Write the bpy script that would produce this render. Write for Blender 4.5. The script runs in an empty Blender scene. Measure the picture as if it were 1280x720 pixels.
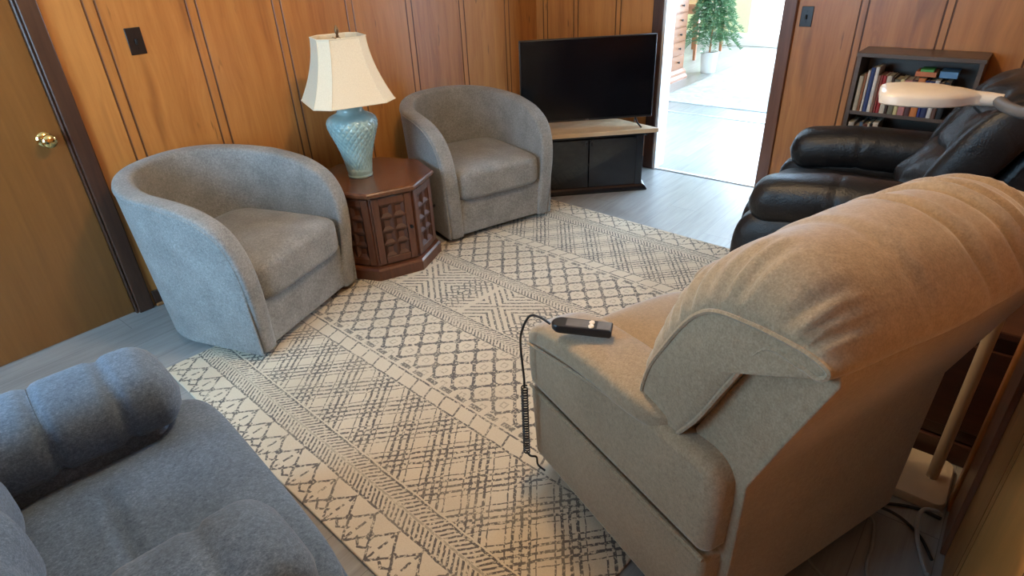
import bpy, bmesh, math, random
from mathutils import Vector, Matrix, noise
random.seed(7)
C = bpy.context.scene.collection
PI = math.pi
R = math.radians

# ------------------------------------------------------------------ node helpers
class N:
    """a socket wrapped for arithmetic"""
    def __init__(s, t, k): s.t, s.k = t, k
    def _m(s, op, *a):
        n = s.t.nodes.new('ShaderNodeMath'); n.operation = op
        for i, v in enumerate((s,) + a):
            if isinstance(v, N): s.t.links.new(v.k, n.inputs[i])
            else: n.inputs[i].default_value = v
        return N(s.t, n.outputs[0])
    def __add__(s, o): return s._m('ADD', o)
    __radd__ = __add__
    def __sub__(s, o): return s._m('SUBTRACT', o)
    def __rsub__(s, o): return (s * -1.0) + o
    def __mul__(s, o): return s._m('MULTIPLY', o)
    __rmul__ = __mul__
    def __truediv__(s, o): return s._m('DIVIDE', o)
    def abs(s): return s._m('ABSOLUTE')
    def fract(s): return s._m('FRACT')
    def floor(s): return s._m('FLOOR')
    def lt(s, o): return s._m('LESS_THAN', o)
    def gt(s, o): return s._m('GREATER_THAN', o)
    def mx(s, o): return s._m('MAXIMUM', o)
    def mn(s, o): return s._m('MINIMUM', o)
    def sin(s): return s._m('SINE')
    def sqrt(s): return s._m('SQRT')
    def pp(s, o): return s._m('PINGPONG', o)
    def clamp(s): 
        r = s._m('ADD', 0.0); r.k.node.use_clamp = True; return r
    def soft(s, a, b):               # smoothstep a->b
        n = s.t.nodes.new('ShaderNodeMapRange'); n.interpolation_type = 'SMOOTHSTEP'
        s.t.links.new(s.k, n.inputs[0]); n.inputs[1].default_value = a; n.inputs[2].default_value = b
        return N(s.t, n.outputs[0])

def new_mat(name):
    m = bpy.data.materials.new(name); m.use_nodes = True
    t = m.node_tree; b = t.nodes['Principled BSDF']
    return m, t, b
def coords(t, kind='Object'):
    return t.nodes.new('ShaderNodeTexCoord').outputs[kind]
def mapping(t, v, sc=(1,1,1), loc=(0,0,0), rot=(0,0,0)):
    n = t.nodes.new('ShaderNodeMapping'); t.links.new(v, n.inputs[0])
    n.inputs['Scale'].default_value = sc; n.inputs['Location'].default_value = loc; n.inputs['Rotation'].default_value = rot
    return n.outputs[0]
def noise_tex(t, v, scale, detail=3, rough=.5, dist=0, out='Fac'):
    n = t.nodes.new('ShaderNodeTexNoise'); t.links.new(v, n.inputs['Vector'])
    n.inputs['Scale'].default_value = scale; n.inputs['Detail'].default_value = detail
    n.inputs['Roughness'].default_value = rough; n.inputs['Distortion'].default_value = dist
    return N(t, n.outputs[out])
def voro(t, v, scale, feat='F1', out='Distance', rnd=1):
    n = t.nodes.new('ShaderNodeTexVoronoi'); t.links.new(v, n.inputs['Vector']); n.feature = feat
    n.inputs['Scale'].default_value = scale; n.inputs['Randomness'].default_value = rnd
    return N(t, n.outputs[out])
def ramp(t, f, stops):
    n = t.nodes.new('ShaderNodeValToRGB'); t.links.new(f.k, n.inputs[0])
    cr = n.color_ramp
    while len(cr.elements) < len(stops): cr.elements.new(.5)
    for e, (p, c) in zip(cr.elements, stops): e.position = p; e.color = (*c, 1)
    return n.outputs[0]
def mix(t, f, a, b, mode='MIX'):
    n = t.nodes.new('ShaderNodeMix'); n.data_type = 'RGBA'; n.blend_type = mode
    if isinstance(f, N): t.links.new(f.k, n.inputs[0])
    else: n.inputs[0].default_value = f
    for i, v in ((6, a), (7, b)):
        if isinstance(v, tuple): n.inputs[i].default_value = (*v, 1)
        else: t.links.new(v, n.inputs[i])
    return n.outputs[2]
def bump(t, b, h, strength=.3, dist=.01):
    n = t.nodes.new('ShaderNodeBump'); n.inputs['Strength'].default_value = strength
    n.inputs['Distance'].default_value = dist
    t.links.new(h.k, n.inputs['Height']); t.links.new(n.outputs[0], b.inputs['Normal'])
def setc(t, b, c):
    if isinstance(c, tuple): b.inputs['Base Color'].default_value = (*c, 1)
    else: t.links.new(c, b.inputs['Base Color'])
def sep(t, v):
    n = t.nodes.new('ShaderNodeSeparateXYZ'); t.links.new(v, n.inputs[0])
    return [N(t, o) for o in n.outputs]
def comb(t, x, y, z):
    n = t.nodes.new('ShaderNodeCombineXYZ')
    for i, v in enumerate((x, y, z)):
        if isinstance(v, N): t.links.new(v.k, n.inputs[i])
        else: n.inputs[i].default_value = v
    return n.outputs[0]

# ------------------------------------------------------------------ materials
def plain(name, col, rough=.5, metal=0., coat=0., var=.12, scale=30, bmp=.05, spec=.5):
    m, t, b = new_mat(name); co = coords(t)
    n = noise_tex(t, co, scale, 4)
    c = ramp(t, n, [(.25, tuple(x*(1-var) for x in col)), (.75, tuple(min(1, x*(1+var)) for x in col))])
    setc(t, b, c); b.inputs['Roughness'].default_value = rough; b.inputs['Metallic'].default_value = metal
    b.inputs['Coat Weight'].default_value = coat; b.inputs['Coat Roughness'].default_value = .15
    b.inputs['Specular IOR Level'].default_value = spec
    if bmp: bump(t, b, n, bmp, .004)
    return m

def pine(name, axis='z', light=(.50,.205,.048), mid=(.43,.160,.034), dark=(.29,.090,.020)):
    """knotty pine boards; the grain runs along z, every board has its own shift"""
    m, t, b = new_mat(name); co = coords(t)
    at = t.nodes.new('ShaderNodeAttribute'); at.attribute_name = 'board'; bd = N(t, at.outputs['Fac'])
    x, y, z = sep(t, co)
    v = comb(t, x + bd*13.7, y + bd*5.1, z + bd*29.3)
    warp = noise_tex(t, mapping(t, v, (2.2, 2.2, .9)), 1.6, 2)
    vv = comb(t, x + bd*13.7 + warp*.10, y + warp*.10, z*.055 + bd*3.0)
    g1 = noise_tex(t, vv, 17, 5, .62)
    g2 = noise_tex(t, vv, 75, 3, .6)
    f = (g1*.75 + g2*.25 + (bd - .5)*.16).clamp()
    col = ramp(t, f, [(.22, dark), (.40, mid), (.55, light), (.75, tuple(c*1.18 for c in light))])
    # streaks of heart wood
    st = noise_tex(t, comb(t, x*1.0 + bd*7.0, y, z*.13 + bd*11.0), 9, 2, .5).soft(.62, .74)
    col = mix(t, st*.45, col, tuple(c*.62 for c in dark))
    fk = noise_tex(t, comb(t, x*1.0 + bd*5.0 + warp*.03, y, z*.16 + bd*4.0), 34, 2, .5).soft(.66, .74)*noise_tex(t, comb(t, x + bd*2.0, y, z*.6), 5, 1).soft(.48, .62)
    col = mix(t, fk*.6, col, (.085, .030, .010))
    kv = voro(t, comb(t, x*1.0 + bd*3.3 + warp*.05, y, z*.42 + bd*9.9), 3.1)
    kn = kv.soft(.095, .035)
    col = mix(t, kn*.85, col, (.055, .018, .006))
    ring = (kv.soft(.2, .09))*(kv*140.0).sin().soft(.1, .9)
    col = mix(t, ring*.35, col, dark)
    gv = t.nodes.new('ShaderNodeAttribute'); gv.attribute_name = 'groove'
    col = mix(t, N(t, gv.outputs['Fac'])*.8, col, (.075, .026, .009))      # groove faces coloured darker than the boards
    setc(t, b, col)
    b.inputs['Roughness'].default_value = .42
    b.inputs['Coat Weight'].default_value = .25; b.inputs['Coat Roughness'].default_value = .28
    bump(t, b, g2, .08, .003)
    return m

def wood(name, c1, c2, rough=.4, axis=0, scale=1.0, coat=.2):
    m, t, b = new_mat(name); co = coords(t)
    s = [14*scale]*3; s[axis] = 1.1*scale
    v = mapping(t, co, tuple(s))
    w = noise_tex(t, v, 1.5, 5, .6, .6); w2 = noise_tex(t, v, 7, 3, .6)
    setc(t, b, ramp(t, w*.7 + w2*.3, [(.3, c1), (.65, c2)]))
    b.inputs['Roughness'].default_value = rough; b.inputs['Coat Weight'].default_value = coat; b.inputs['Coat Roughness'].default_value = .2
    bump(t, b, w2, .06, .003)
    return m

def fabric(name, c1, c2, c3, fine=420, bmp=.35, sheen=.25, stretch=(1,1,1), mott=9.):
    m, t, b = new_mat(name); co = coords(t)
    v = mapping(t, co, stretch)
    n = noise_tex(t, v, fine, 2, .6); n2 = noise_tex(t, v, fine*.33, 3, .7); big = noise_tex(t, co, mott, 3, .5)
    f = n*.45 + n2*.45 + big*.25 - .07
    setc(t, b, ramp(t, f, [(.33, c1), (.52, c2), (.70, c3)]))
    b.inputs['Roughness'].default_value = .92; b.inputs['Specular IOR Level'].default_value = .2
    b.inputs['Sheen Weight'].default_value = sheen; b.inputs['Sheen Roughness'].default_value = .45
    bump(t, b, n*.5 + n2*.5, bmp, .004)
    return m

M = {}
M['pine'] = pine('knotty_pine')
M['trim'] = wood('dark_stained_trim', (.040, .016, .010), (.085, .035, .018), .38, 2)
M['casing'] = wood('brown_casing', (.12, .045, .022), (.20, .08, .04), .4, 2)
M['quarter'] = wood('orange_moulding', (.25, .10, .03), (.38, .16, .05), .4, 0)
M['door'] = wood('flush_door_veneer', (.165, .062, .012), (.225, .090, .020), .38, 2, .7)
M['walnut'] = wood('walnut_table', (.060, .019, .009), (.125, .042, .018), .36, 2, 1, .25)
M['walnut_top'] = wood('walnut_table_top', (.070, .023, .010), (.155, .054, .022), .25, 0, 1, .45)
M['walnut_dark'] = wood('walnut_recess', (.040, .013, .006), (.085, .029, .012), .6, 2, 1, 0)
M['maple'] = wood('raw_board', (.50, .36, .21), (.64, .48, .31), .5, 0)
M['espresso'] = wood('espresso_shelf', (.075, .048, .032), (.125, .085, .060), .42, 1)
M['endtable'] = wood('dark_end_table', (.028, .010, .007), (.060, .022, .014), .35, 1)
M['chest'] = wood('red_oak_chest', (.25, .085, .028), (.36, .14, .052), .4, 0)
M['chairgrey'] = fabric('grey_melange_weave', (.135, .138, .138), (.25, .25, .243), (.40, .40, .39), 330, .4, .2)
M['tan'] = fabric('tan_velour', (.215, .157, .094), (.30, .222, .138), (.385, .293, .192), 230, .3, .5, mott=6)
M['blue'] = fabric('slate_blue_weave', (.050, .074, .106), (.108, .150, .205), (.20, .255, .33), 330, .5, .15, (1.3, .7, 1), 5.)
M['black_plastic'] = plain('black_plastic', (.012, .012, .013), .35)
M['black_gloss'] = plain('black_lacquer', (.010, .010, .012), .22, coat=.3, var=.05)
M['screen'] = plain('dark_screen', (.004, .004, .006), .16, var=.02, bmp=0)
M['grey_mark'] = plain('grey_mark', (.30, .28, .28), .4)
M['cord'] = plain('black_cord', (.010, .010, .011), .45)
M['grey_cord'] = plain('grey_cord', (.36, .36, .35), .5)
M['white_plastic'] = plain('cream_plastic', (.72, .64, .53), .35, var=.03)
M['lampbase_plastic'] = plain('beige_plastic', (.55, .47, .36), .4, var=.04)
M['gooseneck'] = plain('grey_rubber', (.10, .095, .095), .5)
M['brass'] = plain('polished_brass', (.85, .62, .25), .12, 1.0, var=.04, bmp=0)
M['bronze'] = plain('aged_bronze', (.20, .12, .06), .4, .8)
M['switch'] = plain('brown_bakelite', (.018, .011, .009), .3, var=.05)
M['white_paint'] = plain('white_paint', (.80, .80, .80), .5, var=.02, scale=8)
M['ceiling'] = plain('ceiling_paint', (.72, .68, .60), .8, var=.03)
M['yellow_paint'] = plain('yellow_green_paint', (.70, .70, .44), .7, var=.03)
M['dark_metal'] = plain('dark_metal', (.02, .02, .022), .4, .6)
M['pot'] = plain('white_glazed_pot', (.80, .80, .76), .3, var=.02)
M['soil'] = plain('soil', (.05, .035, .025), .9, var=.4)
M['pages'] = plain('book_pages', (.62, .56, .44), .8)
M['metal_strip'] = plain('aluminium_strip', (.62, .62, .62), .3, .8)
M['pole'] = plain('beige_pole', (.42, .34, .24), .35, var=.03)

def leaf_mat():
    m, t, b = new_mat('fern_green'); n = noise_tex(t, coords(t), 14, 3)
    setc(t, b, ramp(t, n, [(.3, (.050, .14, .065)), (.7, (.13, .28, .12))])); b.inputs['Roughness'].default_value = .5
    return m
M['leaf'] = leaf_mat()

def leather():
    m, t, b = new_mat('black_leather'); co = coords(t)
    n = noise_tex(t, co, 160, 3); w = noise_tex(t, co, 9, 3, .6, .8)
    setc(t, b, ramp(t, w, [(.3, (.008, .008, .009)), (.7, (.018, .017, .017))]))
    b.inputs['Roughness'].default_value = .38; b.inputs['Specular IOR Level'].default_value = .38
    bump(t, b, n*.25 + w*.9, .35, .02)
    return m
M['leather'] = leather()

def ceramic():
    m, t, b = new_mat('celadon_glaze'); co = coords(t)
    n = noise_tex(t, co, 16, 3)
    setc(t, b, ramp(t, n, [(.3, (.27, .42, .42)), (.7, (.38, .53, .51))]))
    b.inputs['Roughness'].default_value = .18; b.inputs['Coat Weight'].default_value = .5
    return m
M['ceramic'] = ceramic()

def shade():
    m, t, b = new_mat('cream_linen_shade'); co = coords(t)
    n = noise_tex(t, mapping(t, co, (1, 1, .4)), 380, 2)
    setc(t, b, ramp(t, n, [(.3, (.70, .61, .45)), (.7, (.80, .71, .54))]))
    b.inputs['Roughness'].default_value = .85
    b.inputs['Transmission Weight'].default_value = 0.0
    b.inputs['Subsurface Weight'].default_value = .0
    bump(t, b, n, .1, .002)
    return m
M['shade'] = shade()

def smoked():
    m, t, b = new_mat('smoked_glass'); n = noise_tex(t, coords(t), 4, 2)
    setc(t, b, ramp(t, n, [(.3, (.10, .10, .11)), (.7, (.13, .13, .14))]))
    b.inputs['Roughness'].default_value = .05; b.inputs['Transmission Weight'].default_value = .85; b.inputs['IOR'].default_value = 1.45
    return m
M['smoked'] = smoked()
def glass():
    m, t, b = new_mat('window_glass'); n = noise_tex(t, coords(t), 2, 1)
    setc(t, b, ramp(t, n, [(.3, (.97, .98, .98)), (.7, (1, 1, 1))]))
    b.inputs['Roughness'].default_value = 0.0; b.inputs['Transmission Weight'].default_value = 1; b.inputs['IOR'].default_value = 1.02
    return m
M['glass'] = glass()

def planks(name, c1, c2, rough=.3):
    m, t, b = new_mat(name); co = coords(t)
    x, y, z = sep(t, co)
    row = (y/.18).floor()
    off = (row*.377).fract()
    px = (x/1.2 + off)
    idx = row*7.13 + px.floor()*3.71
    rnd = (idx.sin()*43758.5).fract()
    g = noise_tex(t, comb(t, x*.9 + rnd*17.0, y*9.0 + rnd*5.0, z), 3.2, 4, .6)
    g2 = noise_tex(t, comb(t, x*2 + rnd*7.0, y*50.0, z), 3, 3, .6)
    c = ramp(t, g*.6 + g2*.25 + rnd*.15, [(.3, c1), (.7, c2)])
    gap = ((y/.18).fract().lt(.012)).mx(px.fract().lt(.0025))
    c = mix(t, gap*.6, c, tuple(v*.35 for v in c1))
    setc(t, b, c); b.inputs['Roughness'].default_value = rough
    bump(t, b, g2 - gap, .08, .003)
    return m
M['floor'] = planks('grey_vinyl_planks', (.215, .212, .205), (.36, .355, .345), .30)

def far_rug():
    m, t, b = new_mat('pale_rug'); co = coords(t)
    n = noise_tex(t, co, 7, 4, .6, 1.2); n2 = noise_tex(t, co, 160, 2)
    setc(t, b, ramp(t, n*.8 + n2*.2, [(.35, (.30, .33, .33)), (.6, (.46, .48, .46))])); b.inputs['Roughness'].default_value = .95
    return m
M['far_rug'] = far_rug()

def tribal_rug():
    """bands run across the rug (local y); local x runs along its length; the design mirrors about x = 0"""
    m, t, b = new_mat('tribal_band_rug'); co = coords(t)
    jx = noise_tex(t, co, 22, 2) - .5; jy = noise_tex(t, mapping(t, co, loc=(4.3, 1.7, 0)), 22, 2) - .5
    x, y, z = sep(t, co)
    u = (x + jx*.010).abs(); v = y + jy*.010
    def line(e, p, w): return ((e/p).fract() - .5).abs().gt(.5 - w*.5)       # dark lines, w = share of the period
    def between(a, bb): return u.gt(a)*u.lt(bb)
    D = None
    def put(mask, pat):
        nonlocal D
        q = mask*pat; D = q if D is None else D.mx(q)
    # centre: nested lozenges
    vv = v.pp(.24)
    put(u.lt(.155), line(vv*.62 + u*.78, .030, .36)*((v/.48 + .25).fract() - .5).abs().lt(.47))
    put(u.lt(.155), line(vv*.62 - u*.78 + .009, .030, .30)*(vv.lt(.07)))
    # herring bands with thin borders
    for a, w in ((.165, .09), (1.035, .11)):
        mid = (u - (a + w/2)).abs()
        put(between(a, a + w), line(v + mid*.75, .020, .46)*mid.gt(.006))
        put(between(a - .004, a + .004), u.gt(0)); put(between(a + w - .004, a + w + .004), u.gt(0))
        put(between(a + w/2 - .004, a + w/2 + .004), u.gt(0)*.5)
    # diamond lattice with star knots
    P = .115; Q = .125
    l1 = line(v/P*1.0 + (u - .27)/Q, 1.0, .17); l2 = line(v/P*1.0 - (u - .27)/Q, 1.0, .17)
    put(between(.262, .585), l1.mx(l2))
    s1 = ((v/P + (u - .27)/Q).fract() - .5).abs(); s2 = ((v/P - (u - .27)/Q).fract() - .5).abs()
    put(between(.262, .585), (s1 + s2).gt(.70))
    put(between(.262, .585), ((s1 + s2).lt(.26)*(s1 + s2).gt(.15)*.45))
    # dash line + brick band
    put(between(.590, .612), ((v/.085).fract() - .5).abs().lt(.34)*.9)
    put(between(.622, .630), u.gt(0)); put(between(.690, .698), u.gt(0))
    put(between(.630, .690), line(v + (u - .66)*.35, .085, .10))
    # wide hatch of crossing line groups
    a1 = v*.84 + (u - .86)*.70; a2 = v*.84 - (u - .86)*.70
    g1 = ((a1/.163).fract() - .5).abs().lt(.33); g2 = ((a2/.163).fract() - .5).abs().lt(.33)
    put(between(.70, 1.025), (line(a1, .0272, .40)*g1).mx(line(a2, .0272, .40)*g2))
    # end bands: branching arrows
    e = u - 1.150; zg = v.pp(.055)*1.15
    tr_ = (v/.11).fract() - .5
    put(u.gt(1.15), ((zg - e + .012).abs().lt(.0065)))
    put(u.gt(1.15), ((zg*-1.0 - e + .137).abs().lt(.0065)))
    put(u.gt(1.15), ((zg*.55 - e + .085).abs().lt(.005))*(tr_.abs().lt(.32)))
    put(u.gt(1.15), (tr_.abs().gt(.46))*((e/.05).fract().lt(.72)))
    put(u.gt(1.15), ((tr_*tr_*.0121 + (e - .072)*(e - .072)).sqrt().lt(.013)))
    # pile breaks the lines up
    br = noise_tex(t, co, 95, 2, .6).soft(.34, .52)
    fade = noise_tex(t, co, 5, 2).soft(.25, .55)*.25 + .75
    big = noise_tex(t, co, 2.5, 2)
    base = ramp(t, big*.6 + noise_tex(t, co, 260, 2)*.4, [(.3, (.53, .44, .315)), (.7, (.66, .57, .43))])
    c = mix(t, D*br*fade*.92, base, (.070, .060, .060))
    setc(t, b, c); b.inputs['Roughness'].default_value = .95; b.inputs['Specular IOR Level'].default_value = .15
    b.inputs['Sheen Weight'].default_value = .2
    bump(t, b, noise_tex(t, co, 300, 2), .35, .004)
    return m
M['rug'] = tribal_rug()

# ------------------------------------------------------------------ mesh helpers
def link(name, me, mat=None, parent=None):
    o = bpy.data.objects.new(name, me); C.objects.link(o)
    if mat is not None: me.materials.append(M[mat] if isinstance(mat, str) else mat)
    if parent is not None: o.parent = parent
    return o
def mesh(name, vs, fs, mat, parent=None, smooth=True, sub=0, recalc=True):
    me = bpy.data.meshes.new(name); me.from_pydata([tuple(v) for v in vs], [], fs)
    bm = bmesh.new(); bm.from_mesh(me)
    bmesh.ops.remove_doubles(bm, verts=bm.verts, dist=1e-6)
    if recalc: bmesh.ops.recalc_face_normals(bm, faces=bm.faces)
    bm.to_mesh(me); bm.free()
    if smooth: me.polygons.foreach_set('use_smooth', [True]*len(me.polygons))
    o = link(name, me, mat, parent)
    if sub:
        s = o.modifiers.new('sub', 'SUBSURF'); s.levels = sub; s.render_levels = sub
    return o
class MB:
    """collects shapes for ONE mesh"""
    def __init__(s): s.v, s.f = [], []
    def add(s, vs, fs, mtx=None):
        k = len(s.v)
        s.v += [tuple(mtx @ Vector(v)) if mtx is not None else tuple(v) for v in vs]
        s.f += [tuple(i + k for i in f) for f in fs]
        return s
    def box(s, x0, x1, y0, y1, z0, z1, mtx=None):
        vs = [(x, y, z) for z in (z0, z1) for y in (y0, y1) for x in (x0, x1)]
        return s.add(vs, [(0,2,3,1), (4,5,7,6), (0,1,5,4), (2,6,7,3), (0,4,6,2), (1,3,7,5)], mtx)
    def tube(s, pts, r, seg=8, caps=True, mtx=None):
        pts = [Vector(p) for p in pts]; rr = r if isinstance(r, (list, tuple)) else [r]*len(pts)
        vs, fs = [], []; up = None
        for i, p in enumerate(pts):
            d = (pts[min(i+1, len(pts)-1)] - pts[max(i-1, 0)]).normalized()
            if up is None:
                up = Vector((0, 0, 1)) if abs(d.z) < .9 else Vector((1, 0, 0))
            a = d.cross(up).normalized(); up = a.cross(d).normalized()
            for k in range(seg):
                w = 2*PI*k/seg; vs.append(p + (a*math.cos(w) + up*math.sin(w))*rr[i])
        for i in range(len(pts)-1):
            for k in range(seg):
                k2 = (k+1) % seg
                fs.append((i*seg+k, i*seg+k2, (i+1)*seg+k2, (i+1)*seg+k))
        if caps: fs += [tuple(range(seg))[::-1], tuple((len(pts)-1)*seg + k for k in range(seg))]
        return s.add(vs, fs, mtx)
    def lathe(s, prof, seg=32, mtx=None):
        vs, fs = [], []
        for r, z in prof:
            for k in range(seg): vs.append((r*math.cos(2*PI*k/seg), r*math.sin(2*PI*k/seg), z))
        for i in range(len(prof)-1):
            for k in range(seg):
                k2 = (k+1) % seg; fs.append((i*seg+k, i*seg+k2, (i+1)*seg+k2, (i+1)*seg+k))
        fs += [tuple(range(seg))[::-1], tuple((len(prof)-1)*seg + k for k in range(seg))]
        return s.add(vs, fs, mtx)
    def prism(s, poly, a, b, axis='z', mtx=None):
        n = len(poly)
        def P(p, h): return {'z': (p[0], p[1], h), 'x': (h, p[0], p[1]), 'y': (p[0], h, p[1])}[axis]
        vs = [P(p, a) for p in poly] + [P(p, b) for p in poly]
        fs = [tuple(range(n)), tuple(range(n, 2*n))] + [(i, (i+1) % n, n+(i+1) % n, n+i) for i in range(n)]
        return s.add(vs, fs, mtx)
    def loft(s, rings, cap=True, mtx=None):
        n = len(rings[0]); vs = [p for r in rings for p in r]; fs = []
        for i in range(len(rings)-1):
            for k in range(n):
                k2 = (k+1) % n; fs.append((i*n+k, i*n+k2, (i+1)*n+k2, (i+1)*n+k))
        if cap: fs += [tuple(range(n))[::-1], tuple((len(rings)-1)*n + k for k in range(n))]
        return s.add(vs, fs, mtx)
    def build(s, name, mat, parent=None, bevel=0, seg=2, smooth=True, sub=0):
        o = mesh(name, s.v, s.f, mat, parent, smooth=False, sub=0)
        if bevel:
            m = o.modifiers.new('bev', 'BEVEL'); m.width = bevel; m.segments = seg; m.limit_method = 'ANGLE'; m.angle_limit = R(40)
            m.harden_normals = False
        if sub:
            q = o.modifiers.new('sub', 'SUBSURF'); q.levels = sub; q.render_levels = sub
        if smooth:
            o.data.polygons.foreach_set('use_smooth', [True]*len(o.data.polygons))
            if not sub:
                bm = bmesh.new(); bm.from_mesh(o.data)
                for e in bm.edges:
                    if len(e.link_faces) == 2 and e.calc_face_angle(0) > R(38): e.smooth = False
                bm.to_mesh(o.data); bm.free()
        return o
def superbox(c, size, e=4., n=12, deform=None):
    """soft cushion: a rounded block centred at c; deform(p in -1..1, world p) -> p"""
    sx, sy, sz = (v/2 for v in size); idx = {}; vs, fs = [], []
    def vid(a, b, d):
        k = (a, b, d)
        if k not in idx:
            q = [2*t/n - 1 for t in k]
            q = [math.copysign(abs(math.sin(t*PI/2))**1.0, t) if False else t for t in q]
            L = (sum(abs(t)**e for t in q))**(1/e)
            u = [t/L for t in q]
            p = Vector((c[0] + u[0]*sx, c[1] + u[1]*sy, c[2] + u[2]*sz))
            if deform: p = deform(u, p)
            idx[k] = len(vs); vs.append(p)
        return idx[k]
    for i in range(n):
        for j in range(n):
            for w in (0, n):
                fs.append((vid(i, j, w), vid(i+1, j, w), vid(i+1, j+1, w), vid(i, j+1, w)))
                fs.append((vid(i, w, j), vid(i+1, w, j), vid(i+1, w, j+1), vid(i, w, j+1)))
                fs.append((vid(w, i, j), vid(w, i+1, j), vid(w, i+1, j+1), vid(w, i, j+1)))
    return vs, fs
def cushion(name, c, size, mat, parent, e=4., n=12, deform=None, sub=0):
    vs, fs = superbox(c, size, e, n, deform)
    return mesh(name, vs, fs, mat, parent, sub=sub)
def thing(name, label, cat, loc=(0, 0, 0), rz=0., group=None):
    o = bpy.data.objects.new(name, None); C.objects.link(o)
    o.empty_display_size = .1
    o.location = loc; o.rotation_euler = (0, 0, rz); o['label'] = label; o['category'] = cat
    if group: o['group'] = group
    return o
def tag(o, label, cat, group=None):
    o['label'] = label; o['category'] = cat
    if group: o['group'] = group
    return o
def struct(o): o['kind'] = 'structure'; return o
def smooth_path(pts, n=8):
    """Catmull-Rom through pts"""
    P = [Vector(p) for p in pts]; P = [P[0]*2 - P[1]] + P + [P[-1]*2 - P[-2]]; out = []
    for i in range(1, len(P)-2):
        for k in range(n):
            t = k/n; a, b, c, d = P[i-1], P[i], P[i+1], P[i+2]
            out.append(.5*((2*b) + (c-a)*t + (2*a-5*b+4*c-d)*t*t + (3*b-a-3*c+d)*t**3))
    out.append(P[-2]); return out
def lerp_table(tab, x):
    if x <= tab[0][0]: return tab[0][1]
    for (a, va), (b, vb) in zip(tab, tab[1:]):
        if x <= b:
            t = (x-a)/(b-a); t = t*t*(3-2*t) if False else t
            return va + (vb-va)*t
    return tab[-1][1]
def sstep(a, b, x):
    t = max(0, min(1, (x-a)/(b-a))); return t*t*(3-2*t)

# ------------------------------------------------------------------ the room
AY, BX, CZ = 3.20, 4.22, 2.42          # wall with the lamp, wall with the doorway, ceiling
LX = -1.05                             # wall with the window
mb = MB(); mb.box(LX-.1, 11.0, -2.0, 5.2, -.06, 0)
struct(mb.build('floor', 'floor', smooth=False))
mb = MB(); mb.box(LX-.1, 11.0, -2.0, 5.2, CZ, CZ+.06)
struct(mb.build('ceiling', 'ceiling', smooth=False))

def board_wall(name, run, grooves, z0, z1, depth, place, mat='pine'):
    """a panelled wall: profile with paired V grooves, extruded upwards; place(s, d, z) -> world"""
    a, b = run; g = .0045; w = .0050
    pr = [(a, 0.)]; cuts = sorted(q for q in grooves if a+.02 < q < b-.02)
    for q in cuts: pr += [(q-w, 0.), (q-w*.35, -g), (q+w*.35, -g), (q+w, 0.)]
    pr.append((b, 0.))
    vs, fs, bid = [], [], []
    n = len(pr)
    for (s, d) in pr:
        vs += [place(s, d, z0), place(s, d, z1)]
    for i in range(n-1):
        fs.append((2*i, 2*i+2, 2*i+3, 2*i+1)); bid.append((pr[i][0] + pr[i+1][0])/2)
    k = len(vs)
    vs += [place(a, -depth, z0), place(a, -depth, z1), place(b, -depth, z0), place(b, -depth, z1)]
    fs += [(k, k+1, k+3, k+2), (0, 1, k+1, k), (2*n-2, k+2, k+3, 2*n-1)]; bid += [a, a, b]
    fs += [tuple([2*i for i in range(n)] + [k+2, k]), tuple([2*i+1 for i in range(n)] + [k+3, k+1])]; bid += [a, a]
    me = bpy.data.meshes.new(name); me.from_pydata([tuple(v) for v in vs], [], fs)
    at = me.attributes.new('board', 'FLOAT', 'FACE')
    edges = [a] + cuts + [b]
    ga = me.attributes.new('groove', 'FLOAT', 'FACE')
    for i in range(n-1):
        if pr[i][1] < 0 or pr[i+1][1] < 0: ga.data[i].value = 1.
    rr = random.Random(name)
    val = [rr.random() for _ in edges]
    for i, s in enumerate(bid):
        j = max(q for q in range(len(edges)) if edges[q] <= s + 1e-6)
        at.data[i].value = val[j]
    bm = bmesh.new(); bm.from_mesh(me); bmesh.ops.recalc_face_normals(bm, faces=bm.faces); bm.to_mesh(me); bm.free()
    return struct(link(name, me, mat))

gA = []
for q in (1.037, 1.469, 1.919, 2.385, 2.848, 3.335, 3.825): gA += [q, q+.048]
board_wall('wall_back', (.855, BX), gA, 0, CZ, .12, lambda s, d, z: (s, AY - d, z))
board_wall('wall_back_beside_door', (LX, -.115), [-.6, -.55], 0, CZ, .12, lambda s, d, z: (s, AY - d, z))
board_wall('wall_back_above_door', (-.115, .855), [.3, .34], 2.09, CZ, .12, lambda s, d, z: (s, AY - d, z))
gB = []
for q in (3.09, 2.80, 2.43, .82, .407, .0): gB += [q, q+.040]
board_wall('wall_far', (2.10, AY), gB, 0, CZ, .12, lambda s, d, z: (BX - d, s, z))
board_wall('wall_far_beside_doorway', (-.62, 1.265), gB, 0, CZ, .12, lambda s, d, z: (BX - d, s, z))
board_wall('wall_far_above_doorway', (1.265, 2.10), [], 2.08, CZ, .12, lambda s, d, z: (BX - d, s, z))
# wall behind the recliners: a near stretch, then a shallow recess
gC = []
for q in (-.6, -.12, .36, .84, 1.32): gC += [q, q+.048]
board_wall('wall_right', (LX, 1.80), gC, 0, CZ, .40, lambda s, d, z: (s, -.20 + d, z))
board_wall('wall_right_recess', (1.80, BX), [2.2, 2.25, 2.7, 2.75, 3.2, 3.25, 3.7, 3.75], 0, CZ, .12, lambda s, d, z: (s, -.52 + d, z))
mb = MB(); mb.box(1.78, 1.835, -.215, -.178, 0, CZ); struct(mb.build('trim_1', 'quarter', bevel=.006))
mb = MB(); mb.box(1.60, 1.78, -.202, -.186, 0, CZ); struct(mb.build('trim_11', 'casing', bevel=.004))
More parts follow.
